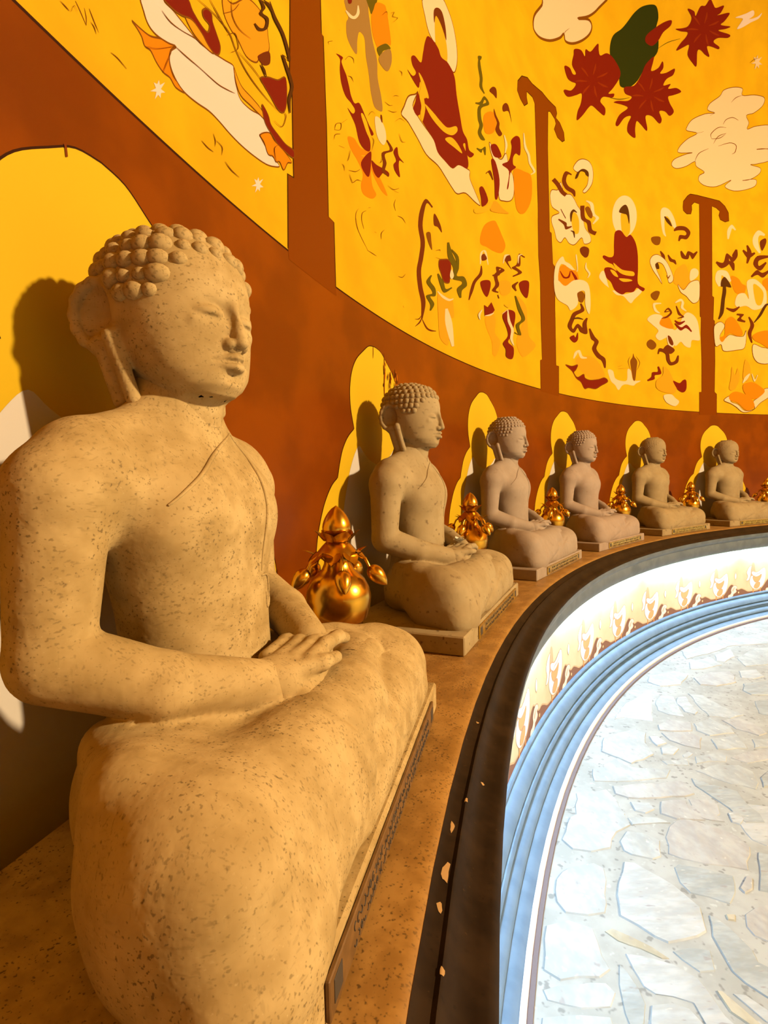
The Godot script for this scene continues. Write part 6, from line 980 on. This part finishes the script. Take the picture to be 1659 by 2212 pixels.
const LIP := [Vector2(6.934, -.006), Vector2(6.925, -.016), Vector2(6.914, -.020), Vector2(6.908, -.017), Vector2(6.904, -.020), Vector2(6.898, -.034), Vector2(6.886, -.045), Vector2(6.872, -.050), Vector2(6.860, -.052), Vector2(6.852, -.057)]

func lip_height(rad: float) -> float:
	for i in LIP.size() - 1:
		if rad <= LIP[i].x and rad >= LIP[i + 1].x:
			return lerpf(LIP[i].y, LIP[i + 1].y, (LIP[i].x - rad) / (LIP[i].x - LIP[i + 1].x))
	return LIP[0].y if rad > LIP[0].x else LIP[-1].y

const SCENES := {"sceneA": "mural_scene_of_seated_figure", "sceneB": "mural_scene_of_monk", "sceneC": "mural_scene_of_teacher", "sceneD": "mural_scene_of_crowd"}

func build_murals(up: Node, ceil: Node, mid: Node) -> void:
	var holders := {}
	for m in MURAL:
		var parent: Node = up
		if m[1] == "vault": parent = ceil
		elif m[1].begins_with("halo"): parent = mid
		elif SCENES.has(m[1]):
			if not holders.has(m[1]):
				var h := Node3D.new()
				h.name = SCENES[m[1]]
				up.add_child(h, true)
				holders[m[1]] = h
			parent = holders[m[1]]
		var lift := .0006 if not m[1].begins_with("halo") else .0022
		if m[1] == "vault":
			lift += .0004 * holders.get("n", 0)
			holders["n"] = holders.get("n", 0) + 1
		put(m[0], painted(m[2], lift, .0034 if m[1] == "sceneA" else .006), mats.gloss_paint if m[0] == "pilaster" else mats.paint, parent)
	# a yellow halo of three lobes behind every statue, white within
	var left := [[.82, 1.030], [1.28, .989], [1.57, .944], [1.73, .895], [1.79, .845], [1.75, .788], [1.58, .721], [1.63, .716], [2.01, .684], [2.34, .637], [2.54, .586], [2.68, .538], [2.74, .533], [3.02, .512], [3.30, .478], [3.57, .432], [3.86, .358], [4.02, .284], [4.10, .20], [4.08, .10], [4.0, .002]]
	var white := [[.56, .606], [1.01, .636], [1.28, .658], [1.56, .630], [1.80, .589], [1.97, .551], [2.16, .497], [2.34, .438], [2.50, .36], [2.60, .26], [2.62, .14], [2.58, .002]]
	for k in range(-1, 9):
		var c := 165.58 - STEP * k
		var side := PackedVector2Array()                # left half from the crown down, each lobe rounded by itself
		for run in [left.slice(0, 7), left.slice(7, 12), left.slice(12)]:
			var q := PackedVector2Array()
			if run[0][1] > 1.0: q = PackedVector2Array([Vector2(0, 1.068), Vector2(.42, 1.060)])
			for e in run: q.append(Vector2(e[0], e[1]))
			side.append_array(Brush.rounded(q, false, 4))
		var pts := PackedVector2Array()
		for i in range(side.size() - 1, 0, -1): pts.append(Vector2(c + side[i].x, LEDGE + side[i].y))
		for e in side: pts.append(Vector2(c - e.x * (1.0 if e.y > .6 else 1.07), LEDGE + e.y))
		var b := brush()
		b.fill(pts, .0008, PAINT["h"])
		b.outline(pts, .0034, .0010, PAINT["k"], false)
		var h := put("halo", b.mesh(), mats.paint, mid)
		var wp := PackedVector2Array()
		for i in range(white.size() - 1, -1, -1): wp.append(Vector2(c + white[i][0], LEDGE + white[i][1]))
		wp.append(Vector2(c, LEDGE + .59))
		for i in white.size(): wp.append(Vector2(c - white[i][0], LEDGE + white[i][1]))
		b = brush()
		b.fill(Brush.rounded(wp, false, 4), .0014, PAINT["p"])
		put("inner_halo", b.mesh(), mats.paint, h)

# geese on the frieze: x along the wall, y up, in metres from the goose's feet
func build_frieze(low: Node) -> void:
	var r := 7.0
	var deg := 180.0 / PI / r
	var b := brush(r)
	var top := PackedVector2Array()
	var bot := PackedVector2Array()
	var wave := [[-.31, .085], [-.26, .09], [-.20, .070], [-.15, .050], [-.08, .045], [.0, .042], [.07, .055], [.12, .085], [.17, .130], [.22, .150], [.27, .125], [.31, .095]]
	for k in range(-13, 16):
		for w in wave:
			top.append(Vector2(125.8 - 5.333 * (k - 4) - (w[0] * .5 + .0) * 2.0 * deg, .20 + w[1]))
	var line := Brush.rounded(top, false, 3)
	for p in line: bot.append(Vector2(p.x, .195))
	b.band(line, bot, .0006, Color(.15, .075, .05))
	b.outline(line, .008, .0010, Color(.38, .28, .17), false)
	put("painted_brown_ground", b.mesh(), mats.paint, low)
	var white := Color(.60, .60, .64)
	var pink := Color(.50, .27, .17)
	var orange := Color(.52, .25, .12)
	var shade := Color(.33, .21, .15)
	for k in range(-13, 15):
		var c := 125.8 - 5.333 * (k - 4)
		var g := brush(r)
		var wide := 1.3
		var add := func(g: Brush, pts: Array, lift: float, col: Color, edge := true) -> void:
			var q := PackedVector2Array()
			for p in pts: q.append(Vector2(c - p[0] * wide * deg, .20 + p[1]))
			q = Brush.rounded(q, true, 3)
			g.fill(q, lift, col)
			if edge: g.outline(q, .004, lift + .0003, shade)
		# body, wing, breast, crest, feet
		add.call(g, [[-.075, .10], [-.03, .058], [.03, .055], [.085, .085], [.115, .15], [.12, .22], [.10, .27], [.04, .245], [-.02, .215], [-.07, .20], [-.09, .15]], .0006, white)
		add.call(g, [[-.135, .16], [-.115, .20], [-.13, .24], [-.115, .275], [-.09, .30], [-.06, .305], [-.075, .26], [-.08, .21], [-.10, .165]], .0008, white)
		add.call(g, [[-.075, .205], [-.045, .20], [-.015, .20], [-.02, .27], [-.03, .32], [-.05, .335], [-.068, .30], [-.078, .25]], .0010, pink, false)
		add.call(g, [[-.045, .165], [-.015, .130], [.030, .135], [.060, .175], [.062, .205], [.03, .19], [-.01, .185], [-.045, .195]], .0012, orange)
		add.call(g, [[-.06, .215], [-.03, .195], [.0, .21], [.035, .215], [.075, .235], [.07, .262], [.03, .24], [-.005, .232], [-.045, .245], [-.065, .24]], .0014, white)
		add.call(g, [[-.035, .08], [.0, .062], [.035, .078], [.045, .115], [.02, .128], [-.015, .115]], .0016, orange)
		for s in [-.045, .048]:
			add.call(g, [[s - .005, .065], [s + .006, .065], [s + .008, .020], [s + .030, .008], [s + .008, .002], [s - .004, -.008], [s - .014, .003], [s - .030, -.002], [s - .006, .022]], .0018, Color(.46, .21, .07), false)
		put("painted_goose", g.mesh(), mats.paint, low)
		g = brush(r)
		add.call(g, [[.125, .012], [.118, .035], [.130, .050], [.150, .052], [.165, .070], [.160, .095], [.175, .12], [.205, .135], [.235, .125], [.245, .10], [.225, .095], [.235, .07], [.215, .055], [.195, .05], [.185, .03], [.160, .02], [.15, .005]], .0014, Color(.48, .46, .44))
		add.call(g, [[.175, .085], [.19, .105], [.215, .115], [.20, .09], [.19, .075]], .0018, Color(.42, .30, .25), false)
		add.call(g, [[.085, .02], [.095, .03], [.105, .02], [.095, .008]], .0014, Color(.50, .40, .22), false)
		add.call(g, [[.255, .055], [.263, .065], [.272, .055], [.263, .045]], .0014, Color(.50, .40, .22), false)
		add.call(g, [[.205, .225], [.222, .26], [.238, .225], [.222, .19]], .0010, Color(.50, .50, .49))
		put("painted_flourish", g.mesh(), mats.paint, low)

func build_floor(fl: Node) -> void:
	var rng := RandomNumberGenerator.new()
	rng.seed = 23
	var all := PAVING.duplicate()
	var laid := []
	for s in PAVING:
		var q := PackedVector2Array()
		for i in range(1, s.size(), 2): q.append(Vector2(s[i], s[i + 1]))
		laid.append(q)
	# the same paving goes on beyond the picture: loose cells wherever no stone lies yet
	for gx in range(-2, 20):
		for gz in range(-22, 14):
			var c := Vector2(gx * .27 + (.13 if gz % 2 else 0.0), gz * .24) + Vector2(rng.randf_range(-.03, .03), rng.randf_range(-.03, .03))
			var cell := PackedVector2Array()
			for k in 7:
				var a := TAU * k / 7.0 + .3
				cell.append(c + Vector2(cos(a) * .135, sin(a) * .115) * rng.randf_range(.82, 1.08))
			var tone := rng.randi_range(0, 3)
			if c.distance_to(Vector2(MID.x, MID.z)) > 6.66 or c.length() > 4.6: continue
			var free := true
			for q in laid:
				if not Geometry2D.intersect_polygons(q, cell).is_empty(): free = false
			if not free: continue
			var row := [tone]
			for p in cell: row.append_array([p.x, p.y])
			all.append(row)
	for s in all:
		var q := PackedVector2Array()
		for i in range(1, s.size(), 2): q.append(Vector2(s[i], s[i + 1]))
		# break the straight edges a little
		var e := PackedVector2Array()
		for i in q.size():
			var a := q[i]
			var b := q[(i + 1) % q.size()]
			var n := maxi(int(a.distance_to(b) / .045), 1)
			for k in n:
				var p := a.lerp(b, float(k) / n)
				if k: p += (b - a).orthogonal().normalized() * rng.randf_range(-.007, .007)
				e.append(p)
		var inner := Geometry2D.offset_polygon(e, -.006)
		if inner.is_empty(): continue
		var top: PackedVector2Array = inner[0]
		var idx := Geometry2D.triangulate_polygon(top)
		if idx.is_empty(): continue
		var h := rng.randf_range(.0022, .0055)
		var st := SurfaceTool.new()
		st.begin(Mesh.PRIMITIVE_TRIANGLES)
		st.set_smooth_group(-1)
		for i in range(0, idx.size(), 3):
			var t := [top[idx[i]], top[idx[i + 1]], top[idx[i + 2]]]
			if (t[1] - t[0]).cross(t[2] - t[0]) < 0: t.reverse()
			for p in t: st.add_vertex(Vector3(p.x, h, p.y))
		var c := Vector2.ZERO
		for p in top: c += p / top.size()
		for i in top.size():
			var a := top[i]
			var b := top[(i + 1) % top.size()]
			var oa := a + (a - c).normalized() * .005
			var ob := b + (b - c).normalized() * .005
			var w := [Vector3(a.x, h, a.y), Vector3(b.x, h, b.y), Vector3(ob.x, -.002, ob.y), Vector3(oa.x, -.002, oa.y)]
			if Geometry2D.is_polygon_clockwise(top): w.reverse()
			for k in [0, 2, 1, 0, 3, 2]: st.add_vertex(w[k])
		st.generate_normals()
		put("paving_stone", st.commit(), mats.stones[s[0]], fl)

# ---------------------------------------------------------------- golden vessels between the statues
func petal(len: float, width: float, cup: float, out_: float) -> ArrayMesh:
	# a pointed leaf that rises along y and bends outwards along x
	var v := PackedVector3Array()
	var idx := PackedInt32Array()
	var n := 6
	for side in 2:
		for i in n + 1:
			var t := float(i) / n
			var w := width * sin(PI * minf(t * .62 + .30, 1.0)) * (1.0 - pow(t, 4.0))
			for j in 3:
				var s := j - 1.0
				v.append(Vector3(out_ * t * t + cup * (1.0 - s * s) * w * .5 - side * .0012, len * t, s * w))
	for side in 2:
		for i in n:
			for j in 2:
				var a := side * (n + 1) * 3 + i * 3 + j
				var q := [a, a + 1, a + 3, a + 1, a + 4, a + 3]
				if side: q.reverse()
				idx.append_array(PackedInt32Array(q))
	return smooth_mesh(v, idx)

func bud_profile(r: float, h: float) -> Array:
	var p := []
	for i in 13:
		var t := i / 12.0
		p.append(Vector2(maxf(r * pow(maxf(sin(PI * pow(t, .74)), 0.0), .66), .0004), h * t))
	return p

func make_vessel() -> Node3D:
	var o := Node3D.new()
	put("foot", lathe([Vector2(.0005, 0), Vector2(.085, 0), Vector2(.088, .006), Vector2(.080, .018), Vector2(.060, .035), Vector2(.045, .060), Vector2(.042, .100), Vector2(.050, .135), Vector2(.062, .152), Vector2(.0005, .156)]), mats.gold, o)
	put("pot", lathe([Vector2(.0005, .150), Vector2(.050, .152), Vector2(.070, .168), Vector2(.081, .196), Vector2(.084, .226), Vector2(.079, .250), Vector2(.068, .270), Vector2(.053, .285), Vector2(.041, .296), Vector2(.035, .310), Vector2(.033, .330), Vector2(.036, .345), Vector2(.0005, .350)], 40), mats.gold, o)
	put("collar", lathe([Vector2(.056, .333), Vector2(.050, .342), Vector2(.038, .356), Vector2(.026, .368), Vector2(.014, .372), Vector2(.0005, .374)], 28), mats.gold, o)
	for i in 8:
		var p := put("collar_petal", petal(.040, .021, .4, .006), mats.gold, o)
		p.transform = Transform3D(Basis(Vector3.UP, TAU * i / 8.0), Vector3.ZERO) * Transform3D(Basis(Vector3(0, 0, 1), -2.25), Vector3(.050, .342, 0))
	put("cup", lathe([Vector2(.010, .368), Vector2(.026, .372), Vector2(.036, .384), Vector2(.0395, .396), Vector2(.0365, .396), Vector2(.030, .384), Vector2(.0005, .378)], 28), mats.gold, o)
	for i in 6:
		var p := put("cup_petal", petal(.038, .024, .5, .012), mats.gold, o)
		p.transform = Transform3D(Basis(Vector3.UP, TAU * (i + .3) / 6.0), Vector3.ZERO) * Transform3D(Basis(Vector3(0, 0, 1), -.55), Vector3(.030, .370, 0))
	var b := put("top_bud", lathe(bud_profile(.0365, .094), 28), mats.gold, o)
	b.position.y = .364
	for i in 5:
		var a := TAU * (i + .12) / 5.0
		var d := Vector3(cos(a), 0, sin(a))
		put("stem", tube([d * .030 + Vector3(0, .318, 0), d * .050 + Vector3(0, .335, 0), d * .072 + Vector3(0, .322, 0), d * .084 + Vector3(0, .296, 0)], [.0045, .0045, .004, .004], 8), mats.gold, o)
		var k := put("hanging_bud", lathe(bud_profile(.0205, .066), 20), mats.gold, o)
		var y := (d * .95 - Vector3.UP).normalized()
		var z := d.cross(Vector3.UP).normalized()
		k.transform = Transform3D(Basis(y.cross(z), y, z), d * .080 + Vector3(0, .302, 0))
		var lf := put("leaf", petal(.050, .014, .5, .018), mats.gold, o)
		lf.transform = Transform3D(Basis(Vector3.UP, -a - .55), Vector3.ZERO) * Transform3D(Basis(Vector3(0, 0, 1), -.75), Vector3(.044, .322, 0))
	return o

func build_vessels() -> void:
	var first := make_vessel()
	var words := ["golden lotus bud vessel beside the first, largest statue's far knee", "golden lotus bud vessel between the second and third statues", "golden lotus bud vessel between the third and fourth statues", "golden lotus bud vessel between the fourth and fifth statues", "golden lotus bud vessel between the fifth and sixth statues", "golden lotus bud vessel beyond the sixth statue, cut by the picture's right edge"]
	for k in 6:
		var o: Node3D = first if k == 0 else first.duplicate()
		o.name = numbered("lotus_vessel")
		add_child(o)
		var deg: float = [161.75, 161.2, 160.8, 161.1, 161.2, 161.3][k] - STEP * k
		o.position = at(deg, 7.285, LEDGE + .0005)
		o.rotation.y = deg_to_rad(deg + [57.0, 20.0, 40.0, 66.0, 12.0, 48.0][k])
		tag(o, words[k], "vessel", "golden lotus vessels between the statues")

# ---------------------------------------------------------------- the statues
func scribble(seed_: int, w: float, h: float) -> ArrayMesh:
	# a line of small worn curled letters, x along the line
	var rng := RandomNumberGenerator.new()
	rng.seed = seed_
	var v := PackedVector3Array()
	var idx := PackedInt32Array()
	var x := 0.0
	while x < w:
		var pts := []
		var a0 := rng.randf() * TAU
		var turn := rng.randf_range(2.5, 5.5) * (1.0 if rng.randf() < .7 else -1.0)
		var rr := h * rng.randf_range(.28, .48)
		for i in 8:
			var a := a0 + turn * i / 7.0
			pts.append(Vector3(x + rr + cos(a) * rr * (1.0 - i * .06), h * .5 + sin(a) * rr, 0))
		var radii := []
		for i in 8: radii.append(.0009)
		tube_into(v, idx, pts, radii, 5)
		x += rr * 2.0 + h * rng.randf_range(.12, .35)
	return smooth_mesh(v, idx)

func build_statues() -> void:
	figure_parts()
	var plain := body_parts.duplicate()
	var lines := [
		[[Vector2(.205, .075), Vector2(.165, .047), Vector2(.124, .040), Vector2(.097, .062), Vector2(.066, .085)], [Vector2(.125, -.055), Vector2(.122, -.075), Vector2(.100, -.088), Vector2(.084, -.115), Vector2(.082, -.140)]],
		[[Vector2(.060, .200), Vector2(.100, .075), Vector2(.135, -.060), Vector2(.165, -.190)], [Vector2(.126, -.10), Vector2(.095, -.12), Vector2(.065, -.13)]]]
	var bodies := []
	for set_ in lines:
		body_parts = plain.duplicate()
		for path in set_:
			var q := Brush.rounded(PackedVector2Array(path), false, 4)
			var last := Vector3.ZERO
			for i in q.size():
				var p := land(Vector3(.05, q[i].x, q[i].y), Vector3(-1, 0, 0), plain)
				if i: body_parts.append(cap(last, p, .0042, .0042, .004, true))
				last = p
		bodies.append(carve(body_parts, Vector3(-.50, .03, -.50), Vector3(.05, .72, .50), .006))
	body_parts = plain
	var head := carve(head_parts, Vector3(-.46, .60, -.14), Vector3(-.16, .92, .14), .0026)
	var hands := carve(hands_parts(), Vector3(-.22, .17, -.17), Vector3(-.04, .33, .17), .0032)
	var foot := carve(foot_parts(), Vector3(-.17, .14, -.31), Vector3(-.03, .24, -.18), .0034)
	var bump := curl_bump()
	var hair := [curl_places(.0225, .0126, .0030, .95, .26), curl_places(.0190, .0107, .003, .92, .10), curl_places(.0180, .0098, .0040, .9, .08), curl_places(.0130, .0068, .0042, .8, .06)]
	var cap_hair := joined(bump, hair[3])
	var hem_a := hem([Vector2(.596, -.048), Vector2(.575, .0), Vector2(.550, .050), Vector2(.513, .115), Vector2(.487, .150)], .0036)
	var hem_b := hem([Vector2(.596, -.050), Vector2(.562, -.074), Vector2(.534, -.064), Vector2(.490, -.052), Vector2(.439, -.038), Vector2(.372, -.026)], .0034)
	var flap := hem([Vector2(.372, -.026), Vector2(.368, -.055), Vector2(.345, -.068), Vector2(.322, -.066), Vector2(.318, -.052), Vector2(.345, -.048)], .0030)
	var plinth := block(Vector3(-.430, .0, -.445), Vector3(.0, .058, .445), .004)
	var plate := block(Vector3(.0005, .008, -.36), Vector3(.006, .050, .285), .0012)
	var words := ["largest speckled tan stone seated statue nearest the camera, with big hair curls", "tan stone seated statue holding small white flowers, second in the row", "smooth pinkish stone seated statue with rows of curls, third in the row", "pale pinkish stone seated statue with a bright face, fourth in the row", "brown stone seated statue with a fine close hair cap, fifth in the row", "brown stone seated statue sixth in the row, cut by the picture's right edge"]
	for k in 6:
		var deg := FIRST - STEP * k
		var a := deg_to_rad(deg)
		var f := -Vector3(cos(a), 0, -sin(a))
		var o := base("seated_statue", Transform3D(Basis(f, Vector3.UP, f.cross(Vector3.UP)), at(deg, 7.0, LEDGE + .0005)))
		var m: Material = [mats.stone1, mats.stone2, mats.stone3, mats.stone4, mats.stone5, mats.stone5][k]
		put("body", bodies[0] if k == 0 else bodies[1], m, o)
		var hd := put("head", head, m, o)
		if k < 4:
			for p in hair[[0, 1, 2, 2][k]]: put("curl", bump, mats["curl%d" % (k + 1)], hd).transform = p
		else:
			tag(put("hair_curls", cap_hair, m, hd), "", "", "", "stuff")
		var turn: float = [.20, .02, .03, .06, .05, .05][k]
		var pivot := Vector3(-.318, 0, 0)
		hd.transform = Transform3D(Basis.IDENTITY, pivot) * Transform3D(Basis(Vector3.UP, -turn), Vector3.ZERO) * Transform3D(Basis.IDENTITY, -pivot)
		put("hands", hands, m, o)
		put("foot", foot, m, o)
		if k < 3:
			put("robe_hem", hem_a, m, o)
			put("robe_hem", hem_b, m, o)
			if k == 0: put("robe_flap", flap, m, o)
		put("plinth", plinth, m, o)
		var pl := put("plaque", plate, mats.bronze if k == 0 else mats.brass, o)
		pl.set_meta("label", "bronze inscribed plaque" if k == 0 else "brass inscribed plaque")
		for row in 2:
			var t := put("inscription", scribble(90 + k * 2 + row, .50, .012), mats.ink, pl)
			t.transform = Transform3D(Basis(Vector3(0, 0, -1), Vector3.UP, Vector3(1, 0, 0)), Vector3(.0062, .031 - row * .017, .21))
		for e in [.262, -.337]:
			put("emblem", block(Vector3(.0058, .018, e - .012), Vector3(.0068, .042, e + .012), .0004), mats.ink, pl)
		tag(o, words[k], "statue", "seated stone statues on the ledge")
	# flowers laid in the second statue's hands
	var a2 := deg_to_rad(FIRST - STEP)
	var f2 := -Vector3(cos(a2), 0, -sin(a2))
	var fl := base("white_flower", Transform3D(Basis(f2, Vector3.UP, f2.cross(Vector3.UP)), at(FIRST - STEP, 7.0, LEDGE)).translated_local(Vector3(-.150, .284, -.035)))
	for i in 9:
		var p := put("petal", petal(.028, .011, .6, .012), mats.petal, fl)
		p.transform = Transform3D(Basis(Vector3.UP, TAU * i / 9.0 + .3 * (i % 2)), Vector3.ZERO) * Transform3D(Basis(Vector3(0, 0, 1), -.9 + .35 * (i % 2)), Vector3(.002, 0, 0))
	tag(fl, "small white flower lying in the second statue's hands", "flower")

# ---------------------------------------------------------------- lamps
func build_lamps() -> void:
	var o := base("pendant_lamp", Transform3D(Basis.IDENTITY, LAMP))
	var glow := StandardMaterial3D.new()
	glow.albedo_color = Color(1, .9, .75)
	glow.emission_enabled = true
	glow.emission = WARM
	glow.emission_energy_multiplier = 6.0
	var ball := []
	for i in 17: ball.append(Vector2(maxf(.2 * sin(PI * i / 16.0), .0005), -.2 * cos(PI * i / 16.0)))
	put("lamp_globe", lathe(ball, 32), glow, o)
	put("lamp_cap", lathe([Vector2(.0005, .17), Vector2(.075, .172), Vector2(.07, .21), Vector2(.02, .235), Vector2(.0005, .236)]), mats.brass, o)
	put("added_light_shield", lathe([Vector2(.05, .245), Vector2(.22, .232), Vector2(.36, .188), Vector2(.44, .138), Vector2(.443, .143), Vector2(.36, .197), Vector2(.22, .243), Vector2(.05, .256)], 40), mats.bronze, o)  # unseen dish added over the globe to hold its light off the dome
	put("lamp_rod", tube([Vector3(0, .23, 0), Vector3(0, 5.7, 0)], [.012, .012], 8), mats.brass, o)
	tag(o, "round white globe lamp hanging from the vault, under an added dark dish that blocks light to the dome", "lamp")
	var strip := put("led_strip", ring([Vector2(6.975, .698), Vector2(6.945, .698), Vector2(6.945, .694), Vector2(6.975, .694), Vector2(6.975, .698)], 0, 360, 240), null)
	var cold := StandardMaterial3D.new()
	cold.emission_enabled = true
	cold.emission = COOL
	cold.emission_energy_multiplier = 3.0
	strip.material_override = cold
	tag(strip, "cool white light strip hidden under the ledge", "light strip")

func _ready() -> void:
	# ---- camera
	var cam := Camera3D.new()
	cam.name = "camera"
	add_child(cam)
	cam.fov = rad_to_deg(2.0 * atan(1106.0 / 1140.94))
	cam.near = 0.02
	cam.position = Vector3(0, 1.43415, 0)
	cam.rotation = Vector3(-0.05304, 0, -0.02501)
	cam.current = true
	# ---- sky, exposure
	var env := Environment.new()
	env.background_mode = Environment.BG_COLOR
	env.background_color = Color(0, 0, 0)
	env.tonemap_mode = Environment.TONE_MAPPER_LINEAR
	env.tonemap_exposure = 1.0
	env.sdfgi_enabled = true
	env.ssao_enabled = true
	env.ssil_enabled = true
	var we := WorldEnvironment.new()
	we.name = "environment"
	we.environment = env
	add_child(we)
	# ---- lamps that light the room: a warm globe hung off centre, cool strips under the ledge
	var bulb := OmniLight3D.new()
	bulb.name = "globe_light"
	add_child(bulb)
	bulb.position = LAMP
	bulb.light_color = WARM
	bulb.light_energy = WARM_ENERGY
	bulb.light_size = .18
	bulb.omni_range = 30.0
	bulb.omni_attenuation = 2.0
	bulb.shadow_enabled = true
	for i in 24:
		var l := AreaLight3D.new()
		l.name = "strip_light_%03d" % i
		add_child(l)
		var a := deg_to_rad(i * 15.0 + 5.0)
		var outward := Vector3(cos(a), 0, -sin(a))
		l.transform = Transform3D(Basis(outward.cross(Vector3.UP), outward, Vector3.UP), at(i * 15.0 + 5.0, 6.928, .690))
		l.area_size = Vector2(1.74, .03)
		l.light_color = COOL
		l.light_energy = COOL_ENERGY
		l.area_range = 20.0
		l.shadow_enabled = true
	print("start ", Time.get_ticks_msec())
	make_materials()
	print("materials ", Time.get_ticks_msec())
	build_room()
	print("room ", Time.get_ticks_msec())
	build_statues()
	print("statues ", Time.get_ticks_msec())
	build_vessels()
	build_lamps()
	print("done ", Time.get_ticks_msec())
